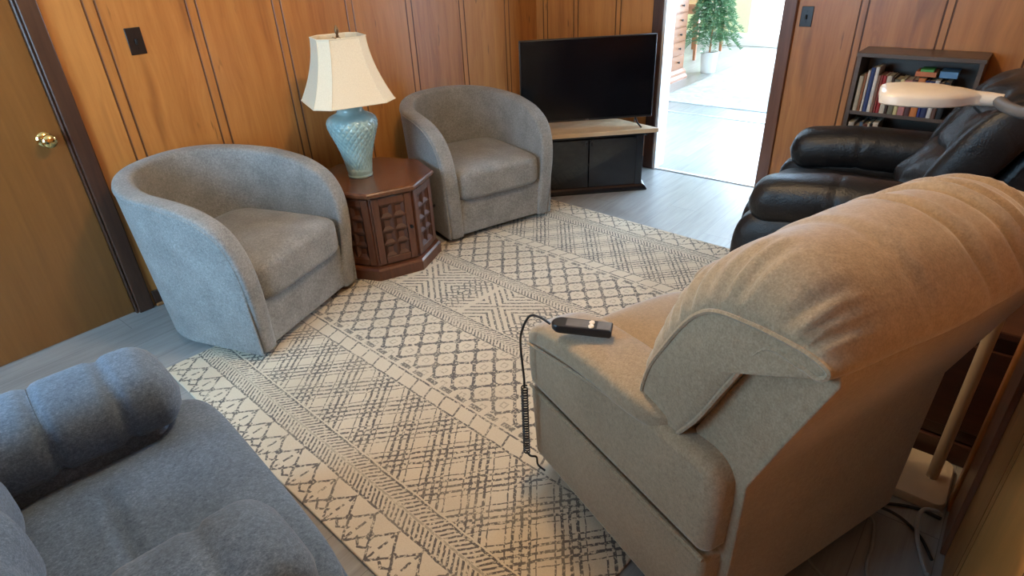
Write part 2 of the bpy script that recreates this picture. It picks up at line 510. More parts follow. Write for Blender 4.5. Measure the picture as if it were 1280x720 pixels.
# window wall to the left of the picture
wy0, wy1, wz0, wz1 = 1.15, 2.75, .85, 2.0
mb = MB(); mb.box(LX-.12, LX, -.6, wy0, 0, CZ).box(LX-.12, LX, wy1, AY+.12, 0, CZ).box(LX-.12, LX, wy0, wy1, 0, wz0).box(LX-.12, LX, wy0, wy1, wz1, CZ)
struct(mb.build('wall_left', 'pine', smooth=False))
mb = MB()
for (a, b, c, d) in ((wy0, wy0+.06, wz0, wz1), (wy1-.06, wy1, wz0, wz1), (wy0, wy1, wz0, wz0+.06), (wy0, wy1, wz1-.06, wz1), (1.92, 1.98, wz0, wz1)):
    mb.box(LX-.10, LX-.04, a, b, c, d)
w1 = struct(mb.build('window_1', 'white_paint', bevel=.004))
mb = MB(); mb.box(LX-.075, LX-.069, wy0+.05, wy1-.05, wz0+.05, wz1-.05); mb.build('pane', 'glass', w1, smooth=False)
mb = MB(); mb.box(LX-.02, LX+.015, wy0-.07, wy1+.07, wz0-.08, wz0).box(LX-.02, LX+.015, wy0-.07, wy1+.07, wz1, wz1+.07).box(LX-.02, LX+.015, wy0-.07, wy0, wz0, wz1).box(LX-.02, LX+.015, wy1, wy1+.07, wz0, wz1)
struct(mb.build('trim_2', 'trim', bevel=.004))

# flush door at the left, with its casing
d1 = mesh('door_1', [], [], 'door') if False else None
mb = MB(); mb.box(-.035, .787, AY+.005, AY+.045, .008, 2.03)
door = struct(mb.build('door_1', 'door', bevel=.003))
kn = MB()
mt = Matrix.Translation((.715, AY+.005, .915)) @ Matrix.Rotation(R(90), 4, 'X')
kn.lathe([(.0315, 0), (.0315, .004), (.026, .009), (.013, .012), (.0115, .034), (.017, .040), (.0265, .050), (.029, .060), (.0265, .070), (.017, .077), (.004, .079)], 28, mt)
kb = kn.build('door_knob', 'brass', door); kb['label'] = 'polished brass door knob'
mb = MB()
mb.box(.787, .800, AY-.012, AY+.06, 0, 2.035).box(.800, .873, AY-.022, AY+.002, 0, 2.11)
mb.box(-.060, -.035, AY-.012, AY+.06, 0, 2.035).box(-.145, -.060, AY-.022, AY+.002, 0, 2.11)
mb.box(-.060, .800, AY-.012, AY+.06, 2.035, 2.06).box(-.145, .885, AY-.022, AY+.002, 2.055, 2.14)
struct(mb.build('trim_3', 'trim', bevel=.008, seg=3))
mb = MB(); mb.box(.885, BX, AY-.014, AY, 0, .085).box(LX, -.145, AY-.014, AY, 0, .085)
struct(mb.build('baseboard_back', 'trim', bevel=.004))
mb = MB(); mb.box(.885, BX, AY-.028, AY-.014, 0, .018); struct(mb.build('trim_4', 'quarter', bevel=.005))
mb = MB(); mb.box(BX-.014, BX, 2.17, AY, 0, .085).box(BX-.014, BX, -.52, 1.21, 0, .085)
struct(mb.build('baseboard_far', 'trim', bevel=.004))

# doorway casing
mb = MB(); mb.box(BX-.020, BX+.002, 2.085, 2.165, 0, 2.14); struct(mb.build('trim_5', 'trim', bevel=.006))
mb = MB(); mb.box(BX-.020, BX+.002, 1.205, 1.285, 0, 2.14).box(BX-.02, BX+.002, 1.205, 2.165, 2.06, 2.14).box(BX+.002, BX+.12, 1.262, 1.285, 0, 2.06)
struct(mb.build('trim_6', 'casing', bevel=.006))
mb = MB(); mb.box(BX-.012, BX+.14, 2.065, 2.102, 0, 2.06).box(BX+.002, BX+.14, 1.285, 2.065, 2.04, 2.08)
struct(mb.build('trim_7', 'white_paint', bevel=.004))
mb = MB(); mb.box(BX-.005, BX+.035, 1.285, 2.065, 0, .007); struct(mb.build('trim_8', 'metal_strip', bevel=.003))

# passage and the bright room beyond it
PX = 5.93
mb = MB(); mb.box(BX+.12, BX+.14, 2.10, 5.2, 0, CZ).box(BX+.12, BX+.14, -2.0, 1.262, 0, CZ).box(BX+.12, BX+.14, 1.262, 2.10, 2.08, CZ)
struct(mb.build('wall_passage', 'white_paint', smooth=False))
mb = MB(); mb.box(PX, PX+.12, 2.90, 5.2, 0, CZ).box(PX, PX+.12, -2.0, .9, 0, CZ).box(PX, PX+.12, .9, 2.90, 2.1, CZ)
struct(mb.build('wall_passage_end', 'white_paint', smooth=False))
mb = MB(); mb.box(BX+.14, PX, 3.3, 3.4, 0, CZ).box(BX+.14, PX, -1.0, -.9, 0, CZ); struct(mb.build('wall_passage_sides', 'white_paint', smooth=False))
mb = MB(); mb.box(PX+.0, PX+.045, .9, 2.9, 0, .008); struct(mb.build('trim_9', 'metal_strip', bevel=.003))
FX = 10.6
mb = MB(); mb.box(PX+.12, 7.95, 3.92, 4.02, 0, CZ); struct(mb.build('wall_bright_room_left', 'white_paint', smooth=False))
mb = MB(); mb.box(7.82, 7.98, 3.80, 3.94, 0, CZ); struct(mb.build('trim_10', 'white_paint', bevel=.01))
mb = MB(); mb.box(7.95, FX, 4.9, 5.0, 0, CZ); struct(mb.build('wall_bright_room_alcove', 'yellow_paint', smooth=False))
mb = MB(); mb.box(PX+.12, FX, -2.0, -1.9, 0, CZ); struct(mb.build('wall_bright_room_right', 'white_paint', smooth=False))
mb = MB(); mb.box(FX, FX+.12, 3.75, 5.0, 0, CZ); struct(mb.build('wall_bright_room_corner', 'yellow_paint', smooth=False))
mb = MB(); mb.box(FX, FX+.12, -2.0, -1.5, 0, CZ).box(FX, FX+.12, -1.5, 3.75, 2.25, CZ).box(FX, FX+.12, -1.5, 3.75, 0, .10)
struct(mb.build('wall_bright_room_end', 'white_paint', smooth=False))
mb = MB()
for y in (-1.5, .22, 1.97, 3.69): mb.box(FX+.02, FX+.08, y, y+.06, .10, 2.25)
mb.box(FX+.02, FX+.08, -1.5, 3.75, .10, .17).box(FX+.02, FX+.08, -1.5, 3.75, 2.18, 2.25)
bb = MB(); bb.box(FX-.09, FX, -1.9, 4.9, 0, .19); struct(bb.build('baseboard_bright_room', 'white_paint', bevel=.006))
w2 = struct(mb.build('window_2', 'white_paint', bevel=.004))
mb = MB(); mb.box(FX+.045, FX+.051, -1.46, 3.71, .15, 2.2); mb.build('pane', 'glass', w2, smooth=False)

# switch plates
def switch_plate(label, mtx, gang):
    t = thing('light_switch', label, 'light switch', mtx.translation); t.rotation_euler = mtx.to_euler()
    mb = MB(); mb.box(-.035, .035, -.006, 0, -.057, .057); mb.build('switch_plate', 'switch', t, bevel=.004)
    mb = MB(); mb.box(-.005, .005, -.016, -.005, -.012, .012, Matrix.Rotation(R(12), 4, 'X')); mb.build('toggle', 'black_plastic', t, bevel=.002)
    for z in (-.03, .03):
        mb = MB(); mb.lathe([(.003, 0), (.003, .0015), (.001, .002)], 10, Matrix.Translation((0, -.006, z)) @ Matrix.Rotation(R(90), 4, 'X'))
        mb.build('screw', 'dark_metal', t)
    return t
switch_plate('dark brown switch plate on the pine wall above the left grey chair', Matrix.Translation((1.198, AY, 1.25)), 1)
switch_plate('dark switch plate on pine wall right of the open doorway', Matrix.Translation((BX, 1.145, 1.115)) @ Matrix.Rotation(R(-90), 4, 'Z'), 1)

# ------------------------------------------------------------------ main rug
rg = MB(); rg.box(-1.29, 1.29, -1.025, 1.025, 0, .009)
rug = rg.build('area_rug', 'rug', bevel=.004)
rug.location = (1.885, 1.475, .0005); rug.rotation_euler = (0, 0, R(-3.2))
tag(rug, 'cream rug with dark tribal bands covering the floor between the chairs', 'rug')
RZ = .0095

# ------------------------------------------------------------------ tub chairs
def tub_chair(label, loc, rz, zs=1.):
    t = thing('tub_chair', label, 'armchair', loc, rz, 'grey swivel tub chairs')
    # rim centre line: left arm front -> round the back -> right arm front
    prof = [(.345, .03), (.352, .12), (.365, .24), (.372, .36), (.366, .46), (.345, .54), (.305, .605), (.25, .648), (.17, .684), (.08, .704), (-.02, .718)]
    half = [Vector((-.335 - .022*sstep(.0, .6, z), y, z)) for y, z in prof]
    a0 = half[-1]
    for k in range(1, 13):
        th = PI/2*k/12
        half.append(Vector((-.357*math.cos(th)**.86, -.02 - .375*math.sin(th), .718 + .042*math.sin(th)**1.2)))
    pts = half + [Vector((-p.x, p.y, p.z)) for p in reversed(half[:-1])]
    cl = smooth_path(pts, 3)
    n = len(cl); rw = .044                 # half width of the rim
    outer, inner, crown = [], [], []
    rings = []
    for i, p in enumerate(cl):
        d = (cl[min(i+1, n-1)] - cl[max(i-1, 0)]).normalized()
        # inward horizontal direction: the plan tangent turned; along the arms simply +-x
        q = Vector((d.x, d.y, 0))
        if p.y > -.02: a = Vector((1 if p.x < 0 else -1, 0, 0))
        else: a = Vector((-p.x*1.05, -(p.y + .02), 0)).normalized()
        up = a.cross(d)
        if up.z < 0 and abs(d.z) < .98: up = -up
        if abs(d.z) >= .7 and up.y < 0: up = -up
        up.normalize()
        ring = []
        for k in range(13):
            w = PI*k/12
            c, s = math.cos(w), math.sin(w)
            ring.append(p + a*(-c*rw*(abs(c)**-.25 if abs(c) > .05 else 1)) + up*(max(0, s)**.55*.026 - .026))
        rings.append(ring)
    m = len(rings[0])
    # shell: rim strip + outer skirt (tapering to the floor) + inner skirt
    vs, fs = [], []
    grid = []
    def taper(p, z):
        h = max(.001, p.z - .03); f = (1 - (z - .03)/max(.72, h)) if True else 0
        k = 1 - .075*max(0, f)
        ky = 1 - .13*max(0, f) if p.y < 0 else 1 - .0*f
        return Vector((p.x*k, p.y*ky, z))
    for r in rings:
        col = []
        po, pi_ = r[0], r[-1]
        zo = po.z - .004
        for k in range(8):
            z = .03 + (max(.031, zo) - .03)*k/8
            f = taper(po, z); f0 = taper(po, po.z); col.append(f + (po - f0)*1.0 if False else Vector((f.x, f.y, z)))
        # rim points tapered the same way so that outline stays continuous
        for q in r:
            f = taper(q, q.z); col.append(Vector((f.x, f.y, max(.03, q.z))))
        zi = pi_.z
        for k in range(1, 7):
            z = zi + (min(zi, .24) - zi)*k/6
            f = taper(pi_, z); col.append(Vector((f.x, f.y, max(.03, z))))
        grid.append(col)
    L = len(grid[0])
    for col in grid: vs += col
    for i in range(n-1):
        for k in range(L-1): fs.append((i*L+k, i*L+k+1, (i+1)*L+k+1, (i+1)*L+k))
    sh = mesh('shell', vs, fs, 'chairgrey', t)
    # welt where the rim meets the outside
    wl = MB(); wl.tube([Vector((c[8].x, c[8].y, c[8].z)) for c in grid][2:-2], .0035, 6); wl.build('welt', 'chairgrey', sh)
    # seat cushion with rounded front
    def bulge(u, p):
        if u[2] > 0: p.z += .022*(1 - u[0]**2)*(1 - .6*u[1]**2)
        return p
    cushion('seat_cushion', (0, .055, .335), (.60, .64, .185), 'chairgrey', t, 7., 16, bulge)
    mb = MB(); mb.box(-.300, .300, -.25, .335, .035, .262); mb.build('front_panel', 'chairgrey', t, bevel=.012, seg=3)
    mb = MB(); mb.lathe([(.24, 0), (.24, .02), (.05, .035)], 32); mb.build('swivel_base', 'black_plastic', t)
    return t
tub_chair('grey tub chair at left, between the flush door and wooden side table', (1.188, 2.695, RZ), R(198.6))
tub_chair('grey tub chair in the middle, between the side table and the television', (2.74, 2.62, RZ), R(162))

# ------------------------------------------------------------------ octagonal side table
def octa(r, rot=R(22.5)): return [(r*math.cos(rot + PI/4*k), r*math.sin(rot + PI/4*k)) for k in range(8)]
st = thing('side_table', 'dark walnut octagonal side table with lattice doors under the lamp', 'side table', (1.966, 2.632, RZ), R(22.2))
mb = MB()
mb.loft([[(x, y, z) for x, y in octa(r)] for r, z in ((.310, .462), (.324, .466), (.328, .474), (.328, .486), (.322, .492), (.314, .494))])
mb.build('table_top', 'walnut_top', st, smooth=False)
mb = MB(); mb.prism(octa(.293), .06, .464); mb.build('cabinet_body', 'walnut', st, bevel=.003)
mb = MB(); mb.loft([[(x, y, z) for x, y in octa(r)] for r, z in ((.326, 0), (.326, .055), (.318, .066), (.296, .074))]); mb.build('plinth', 'walnut', st, smooth=False)
# doors with lattice panels on the faces that look into the room
ap = .293*math.cos(PI/8); fw = 2*.293*math.sin(PI/8)
for k in range(8):
    th = -PI/2 + PI/4*k
    mt = Matrix.Rotation(th + PI/2, 4, 'Z') @ Matrix.Translation((0, -ap, 0))
    hw = fw/2 - .006
    fr = MB(); z0, z1 = .082, .455; b = .038
    for x0, x1, a, c in ((-hw, -hw+b, z0, z1), (hw-b, hw, z0, z1), (-hw+b, hw-b, z0, z0+b), (-hw+b, hw-b, z1-b, z1)):
        fr.box(x0, x1, -.014, .004, a, c, mt)
    d = fr.build('door', 'walnut', st, bevel=.003)
    pa = MB(); pa.box(-hw+b, hw-b, .001, .004, z0+b, z1-b, mt)
    pa.box(-.0045, .0045, -.0115, .002, z0+b, z1-b, mt)
    for j in range(5):
        zz_ = z0 + b + (z1-z0-2*b)*j/4; pa.box(-hw+b, hw-b, -.0115, .002, zz_-.0045, zz_+.0045, mt)
    ix, iz = (hw-b), (z1-z0-2*b)/4
    for i in range(2):
        for j in range(4):
            cx = -ix + ix*(i+.5); cz = z0 + b + iz*(j+.5)
            a_, c_ = ix/2-.004, iz/2-.004
            q_ = [(cx+e*a_, -.0115, cz+g*c_) for e, g in ((-1, -1), (1, -1), (1, 1), (-1, 1))] + [(cx+e*a_*.45, .001, cz+g*c_*.45) for e, g in ((-1, -1), (1, -1), (1, 1), (-1, 1))]
            pa.add(q_, [(0, 1, 5, 4), (1, 2, 6, 5), (2, 3, 7, 6), (3, 0, 4, 7), (4, 5, 6, 7)], mt)
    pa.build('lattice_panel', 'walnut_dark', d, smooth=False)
    if k in (1, 7):
        kb = MB(); kb.lathe([(.006, 0), (.005, .008), (.010, .014), (.009, .02), (.003, .022)], 14, mt @ Matrix.Translation(((-hw+.018) if k == 1 else (hw-.018), -.014, .27)) @ Matrix.Rotation(R(90), 4, 'X'))
        kb.build('knob', 'dark_metal', d)

# ------------------------------------------------------------------ table lamp
LZ = RZ + .494
lp = thing('table_lamp', 'table lamp with celadon quilted jar base and cream bell shade', 'lamp', (1.916, 2.674, LZ), R(-22))
mb = MB(); mb.lathe([(.062, 0), (.066, .003), (.067, .012), (.062, .016)], 36); mb.build('foot', 'ceramic', lp)
prof = [(.064, .014), (.067, .03), (.071, .06), (.078, .10), (.088, .14), (.100, .18), (.113, .215), (.124, .245), (.131, .270), (.132, .290), (.126, .308), (.112, .322), (.092, .332), (.075, .340), (.067, .352), (.066, .368), (.071, .382), (.072, .388), (.060, .392)]
vs, fs = [], []
ppath = smooth_path([(r, 0, z) for r, z in prof], 9); SEG = 264
for p in ppath:
    for k in range(SEG):
        th = 2*PI*k/SEG; r = p.x
        if .03 < p.z < .325:
            A = 22*th; Bq = p.z*165
            q = (1 - abs(math.sin((A + Bq)/2)))**2.0, (1 - abs(math.sin((A - Bq)/2)))**2.0
            env = sstep(.03, .06, p.z)*(1 - sstep(.295, .325, p.z))
            r -=   .0052*env*max(q)
        vs.append((r*math.cos(th), r*math.sin(th), p.z))
n = len(ppath)
for i in range(n-1):
    for k in range(SEG):
        k2 = (k+1) % SEG; fs.append((i*SEG+k, i*SEG+k2, (i+1)*SEG+k2, (i+1)*SEG+k))
fs += [tuple(range(SEG))[::-1], tuple((n-1)*SEG + k for k in range(SEG))]
mesh('jar_body', vs, fs, 'ceramic', lp)
mb = MB(); mb.lathe([(.030, .390), (.030, .40), (.012, .404), (.011, .45), (.018, .452), (.018, .50), (.006, .505)], 18); mb.build('socket', 'brass', lp)
def shade_ring(h, z, cut=.22):
    c = h*cut*2; q = [(h, -h+c), (h, h-c), (h-c, h), (-h+c, h), (-h, h-c), (-h, -h+c), (-h+c, -h), (h-c, -h)]
    return q
rings = []
zs0, zs1 = .405, .705
for k in range(13):
    f = k/12; h = .118 + (.205-.118)*((1-f)**1.75)
    rings.append((h, zs0 + (zs1-zs0)*f, .17 + .03*f))
mb = MB(); vs, fs = [], []
for side in (0, 1):
    base = len(vs)
    for h, z, c in rings: vs += [(x, y, z) for x, y in shade_ring(h - .003*side, z, c)]
    for i in range(len(rings)-1):
        for k in range(8):
            k2 = (k+1) % 8; fs.append((base+i*8+k, base+i*8+k2, base+(i+1)*8+k2, base+(i+1)*8+k))
nb = len(rings)*8
for k in range(8):
    k2 = (k+1) % 8; fs.append((k, k2, nb+k2, nb+k)); fs.append((nb-8+k, nb-8+k2, 2*nb-8+k2, 2*nb-8+k))
mb.add(vs, fs)
sh = mb.build('lamp_shade', 'shade', lp)
mb = MB()
for (h, z, c) in (rings[0], rings[-1]):
    q = shade_ring(h+.001, z, c); mb.tube([(x, y, z) for x, y in q + q[:2]], .0035, 6)
for k in range(8): mb.tube([(shade_ring(h+.0005, z, c)[k][0], shade_ring(h+.0005, z, c)[k][1], z) for h, z, c in rings], .0016, 5)
mb.build('piping', 'shade', sh)
mb = MB(); mb.tube(smooth_path([(-.012, 0, .45), (-.045, 0, .52), (-.05, 0, .60), (-.02, 0, .685), (0, 0, .70), (.02, 0, .685), (.05, 0, .60), (.045, 0, .52), (.012, 0, .45)], 5), .002, 6)
for a in (0, PI/2): mb.tube([(.112*math.cos(a), .112*math.sin(a), .692), (-.112*math.cos(a), -.112*math.sin(a), .692)], .0016, 5)
mb.build('harp', 'bronze', lp)
mb = MB(); mb.lathe([(.004, .70), (.009, .706), (.005, .712), (.008, .720), (.011, .732), (.007, .746), (.002, .756)], 16); mb.build('finial', 'bronze', lp)
mb = MB(); mb.lathe([(.012, .505), (.024, .535), (.03, .565), (.022, .595), (.006, .605)], 18); mb.build('bulb', 'white_plastic', lp)

# ------------------------------------------------------------------ television corner
TV0 = Vector((3.475, 2.205, 0))      # middle of the stand's front; the front faces (-1,-1)
tr = R(-45)                          # local -Y looks into the room
def corner_thing(name, label, cat, z=0., dy=0., dx=0.):
    d = Matrix.Rotation(tr, 3, 'Z') @ Vector((dx, dy, 0))
    return thing(name, label, cat, (TV0.x + d.x, TV0.y + d.y, z), tr)
sd = corner_thing('tv_stand', 'black corner television stand with smoked glass doors', 'television stand')
fp = [(-.40, 0), (.40, 0), (.415, .10), (.22, .40), (-.22, .40), (-.415, .10)]
def sc(poly, k, dy=0): return [(x*k, (y-.18)*k + .18 + dy) for x, y in poly]
mb = MB(); mb.loft([[(x, y, z) for x, y in sc(fp, k)] for k, z in ((1.06, 0), (1.06, .012), (1.03, .03), (.985, .045))]); mb.build('plinth', 'black_gloss', sd, smooth=False)
ip = sc(fp, .965)
mb = MB(); mb.box(-.385, -.335, .0, .03, .045, .395).box(.335, .385, .0, .03, .045, .395)
mb.prism([(-.39, .02), (-.40, .10), (-.22, .385), (.22, .385), (.40, .10), (.39, .02), (.36, .02), (.37, .10), (.20, .36), (-.20, .36), (-.37, .10), (-.36, .02)], .045, .395)
mb.build('cabinet_body', 'black_gloss', sd, bevel=.003)
mb = MB(); mb.prism(sc(fp, .93), .20, .212); mb.build('shelf', 'black_gloss', sd)
mb = MB(); mb.loft([[(x, y, z) for x, y in sc(fp, k)] for k, z in ((.985, .392), (1.02, .398), (1.02, .410), (1.0, .415))]); mb.build('stand_top', 'black_gloss', sd, smooth=False)
for s in (-1, 1):
    mb = MB(); mb.box(min(s*.004, s*.333), max(s*.004, s*.333), -.004, .002, .05, .388); d = mb.build('glass_door', 'smoked', sd, bevel=.001)
    mb = MB(); mb.box(s*.012 - .006 + (.006*s), s*.012 + .006 + (.006*s), -.012, -.004, .35, .375); mb.build('handle', 'dark_metal', d, bevel=.001)
bd = corner_thing('shelf_board', 'pale unfinished wooden board lying on the black television stand', 'board', .415)
mb = MB(); mb.prism([(-.47, -.03), (.475, -.03), (.385, .115), (.24, .34), (-.24, .34), (-.39, .115)], .0, .030); mb.build('plank', 'maple', bd, bevel=.003)
tv = corner_thing('television', 'black flat screen television with dark screen on the corner stand', 'television', .446, .085)
mb = MB(); mb.box(-.452, .452, -.012, .022, .055, .585); mb.build('bezel', 'black_plastic', tv, bevel=.004)
mb = MB(); mb.box(-.444, .444, -.0145, -.010, .070, .578); mb.build('screen', 'screen', tv, smooth=False)
mb = MB(); mb.box(-.30, .30, .020, .060, .09, .38); mb.build('rear_housing', 'black_plastic', tv, bevel=.01)
for s in (-1, 1):
    mb = MB(); mb.tube([(s*.34, .0, .06), (s*.345, -.03, .025), (s*.36, -.085, .004)], .006, 8); mb.tube([(s*.34, .0, .06), (s*.345, .03, .025), (s*.36, .075, .004)], .006, 8)
    mb.build('foot', 'black_plastic', tv)
cu = bpy.data.curves.new('logo', 'FONT'); cu.body = 'LG'; cu.size = .017; cu.extrude = .0004; cu.align_x = 'CENTER'; cu.align_y = 'CENTER'
tmp = bpy.data.objects.new('logo_curve', cu); C.objects.link(tmp)
dg = bpy.context.evaluated_depsgraph_get(); me = bpy.data.meshes.new_from_object(tmp.evaluated_get(dg)); me.name = 'logo'
bpy.data.objects.remove(tmp); me.materials.clear()
lg = link('logo', me, 'grey_mark', tv); lg.rotation_euler = (R(90), 0, 0); lg.location = (.0, -.0135, .0625)

# ------------------------------------------------------------------ tan lift recliner
def tan_recliner():
    t = thing('lift_recliner', 'tan velour recliner seen from behind, remote lying on its arm', 'recliner', (1.397, .381, RZ), R(-21.2))
    mat = 'tan'
    for s in (-1, 1):
        xo, xi = .412, .262
        def A(poly, x0, x1, name, parent, bev=.022, sg=4):
            mb = MB(); mb.prism(poly, s*x0, s*x1, 'x'); return mb.build(name, mat, parent, bevel=bev, seg=sg)
        up = smooth_path([(-.295, .345), (-.298, .50), (-.285, .585), (-.24, .615)], 3)
        poly = [(-.295, .345), (-.299, .50), (-.296, .56), (-.278, .598), (-.235, .609), (-.16, .606), (-.09, .604), (.10, .600), (.25, .592), (.36, .568), (.430, .540), (.460, .49), (.462, .42), (.448, .345)]
        a = A(poly, xi, xo, 'armrest', t, .03, 5)
        # padded top of the arm, a soft slab that follows the slope
        def pad(u, p, s=s):
            y = p.y; p.z += lerp_table([(-.30, .62), (-.1, .600), (.10, .602), (.25, .590), (.36, .568), (.42, .540), (.48, .485)], y)
            return p
        cushion('arm_pad', (s*.338, .172, 0), (.178, .62, .085), mat, a, 4., 22, pad)
        wl = MB(); wl.tube(smooth_path([(s*x_, y_, z_) for x_, y_, z_ in ((.41, .465, .485), (.421, .425, .512), (.422, .354, .527), (.422, .271, .543), (.421, .124, .568), (.417, .02, .580), (.40, -.05, .588), (.385, -.09, .592))], 6), .0042, 6); wl.build('seam', mat, a)
        A([(-.292, .075), (.425, .075), (.448, .335), (-.292, .335)], xi, xo-.004, 'side_panel', t, .014, 3)
        wl = MB(); wl.tube([(s*(xo-.004), -.29, .340), (s*(xo-.004), .445, .340)], .006, 6); wl.build('seam', mat, a)
    def seatd(u, p):
        if u[2] > 0: p.z += .018*(1-u[0]**2)
        return p
    cushion('seat_cushion', (0, .135, .405), (.535, .66, .19), mat, t, 6., 14, seatd)
    cushion('footrest', (0, .435, .225), (.53, .09, .32), mat, t, 6., 12)
    # tall outer back: vertical low, leaning above
    mb = MB(); rings = []
    sect = [(-.262, .085), (-.312, .085), (-.318, .35), (-.322, .565), (-.385, .74), (-.452, .915), (-.446, .948), (-.40, .955), (-.335, .950), (-.262, .80), (-.175, .615), (-.19, .585), (-.262, .56)]
    for x, k in ((-.366, 1), (-.362, 1), (.362, 1), (.366, 1)):
        rings.append([(x*(.955 + .045*sstep(.3, .9, z)), y, z) for y, z in sect])
    mb.loft(rings); mb.build('outer_back', mat, t, bevel=.012, seg=3)
    # plump pillow that rolls over the top
    P = [(-.150, .585), (-.085, .555), (-.03, .575), (-.005, .64), (-.012, .74), (-.050, .86), (-.100, .955), (-.158, 1.022), (-.225, 1.066), (-.295, 1.078), (-.368, 1.056), (-.425, 1.005), (-.452, .955), (-.440, .925), (-.395, .935), (-.325, .925), (-.265, .81), (-.205, .68)]
    E_ = [(-.150, .59), (-.10, .575), (-.055, .585), (-.035, .635), (-.055, .72), (-.095, .80), (-.135, .87), (-.172, .917), (-.215, .944), (-.285, .957), (-.345, .962), (-.405, .962), (-.442, .950), (-.430, .930), (-.395, .932), (-.325, .925), (-.265, .81), (-.205, .68)]
    PP = smooth_path([(0, a, b) for a, b in P] + [(0, *P[0])], 7)[:-1]
    EE = smooth_path([(0, a, b) for a, b in E_] + [(0, *E_[0])], 7)[:-1]
    m = len(PP)
    xs = [math.sin(PI/2*(-1 + 2*i/100)) for i in range(101)]
    rings = []
    HW = .390
    for xx in xs:
        ring = []
        ax = abs(xx)
        tt = max(0, (ax - .66)/.34); w_ = 1 - math.sqrt(max(0, 1 - tt**2.1))
        for j, p in enumerate(PP):
            q = j/m
            a, b = PP[j-1], PP[(j+1) % m]; nrm = Vector((0, (b.z-a.z), -(b.y-a.y))).normalized()
            soft = sstep(.03, .10, q)*(1 - sstep(.70, .78, q))       # only the puffed face, not the hidden back
            dsp = 0.
            side = -1 if xx < 0 else 1
            # gathers fanning in from the end seams
            g = sstep(.66, .93, ax)*(1 - sstep(.985, 1., ax))*sstep(.26, .34, q)*(1 - sstep(.60, .68, q))
            ph = q*150 + 7*noise.noise(Vector((q*14, side*3.1, .5))) + side*(1-ax)*9
            dsp += .0115*g*math.sin(ph)*(.6 + .6*noise.noise(Vector((q*11, side*5., 2.))))
            g2 = sstep(.80, .97, ax)*(1 - sstep(.985, 1., ax))*sstep(.06, .12, q)*(1 - sstep(.26, .32, q))
            dsp += .0022*g2*math.sin(q*210 + 3*noise.noise(Vector((q*9, 1, side))))
            # long creases across the roll
            for x0, am, wd, bend in ((.02, .010, .030, .16), (.30, .012, .035, .20), (.44, .009, .025, .22), (.66, .008, .03, .12), (-.42, .004, .04, .1)):
                xc = x0 + bend*(q - .45)*2.2
                w = math.exp(-((xx - xc)/wd)**2)*sstep(.30, .40, q)*(1 - sstep(.60, .70, q))
                dsp -= am*w; dsp += am*.6*math.exp(-((xx - xc - wd*1.6)/wd)**2)*sstep(.30, .40, q)*(1 - sstep(.60, .70, q))
            dsp += .007*(noise.noise(Vector((xx*3.2, q*9, 1.3))))*(1 - w_)
            dsp += .012*math.cos(xx*PI*.5)
            e_ = EE[j]
            r = Vector((xx*HW, p.y + (e_.y-p.y)*w_, p.z + (e_.z-p.z)*w_)) + nrm*dsp*soft
            ring.append(r)
        rings.append(ring)
    mb = MB(); mb.loft(rings, cap=False)
    # gussets at both ends
    for ring, sgn in ((rings[0], -1), (rings[-1], 1)):
        cen = Vector((0, 0, 0))
        for p in ring: cen += p
        cen /= m
        k0 = len(mb.v); mb.v += [tuple(p) for p in ring]
        for f, out in ((.72, .004), (.35, .007)):
            mb.v += [tuple(cen + (p-cen)*f + Vector((sgn*out, 0, 0))) for p in ring]
        mb.v.append(tuple(cen + Vector((sgn*.008, 0, 0))))
        for L_ in range(2):
            for j in range(m):
                j2 = (j+1) % m; mb.f.append((k0+L_*m+j, k0+L_*m+j2, k0+(L_+1)*m+j2, k0+(L_+1)*m+j))
        for j in range(m): mb.f.append((k0+2*m+j, k0+2*m+(j+1) % m, len(mb.v)-1))
    pb = mesh('back_pillow', mb.v, mb.f, mat, t)
    for ring in (rings[0], rings[-1]):
        wl = MB(); wl.tube([ring[j] for j in range(m)] + [ring[0]], .0055, 6, caps=False)
        wl.build('welt', mat, pb)
    mb = MB(); mb.box(-.34, .34, -.26, -.22, .012, .06).box(-.34, -.30, -.26, .40, .0, .075).box(.30, .34, -.26, .40, .0, .075).box(-.34, .34, .30, .34, .012, .06)
    mb.build('lift_base', 'dark_metal', t, bevel=.004)
    return t
tan_recliner()

def wloc(O, rz, p):
    c, s = math.cos(rz), math.sin(rz); return Vector((O[0] + c*p[0] - s*p[1], O[1] + s*p[0] + c*p[1], p[2]))
TO, TR = (1.397, .381), R(-21.2)
# remote handset lying on the arm, nose to the outside, with its coiled lead
ra = wloc(TO, TR, (-.432, .277, 0)); rb = wloc(TO, TR, (-.322, .168, 0))
ang = math.atan2(rb.y-ra.y, rb.x-ra.x); mid = (ra+rb)/2
RT = .664
rm = thing('remote_control', 'black lift remote with two white buttons lying on tan armrest', 'remote control', (mid.x, mid.y, RT), ang)
L2 = .080; W2 = .0235
out = [(L2, -W2*.92), (L2, W2*.92)] + [(-L2+W2+W2*1.0*math.cos(a), W2*math.sin(a)) for a in [PI/2 + PI*k/10 for k in range(11)]]
mb = MB(); mb.loft([[(x*k, y*k, z) for x, y in out] for k, z in ((.94, 0), (1, .006), (1, .018), (.97, .0215), (.93, .0225))]); mb.build('handset_body', 'black_plastic', rm, smooth=False)
mb = MB(); mb.box(-.040, .018, -.017, .017, .0222, .0232); mb.build('label_panel', M['gooseneck'], rm, bevel=.0003)
for k, yy in enumerate((-.0095, .0085)):
    mb = MB()
    mb.loft([[(.026 + .0075*s_*math.cos(a), yy + .0095*s_*math.sin(a), z) for a in [2*PI*q/18 for q in range(18)]] for s_, z in ((1, .022), (1, .0245), (.8, .0258))])
    mb.build('button', 'white_plastic', rm)
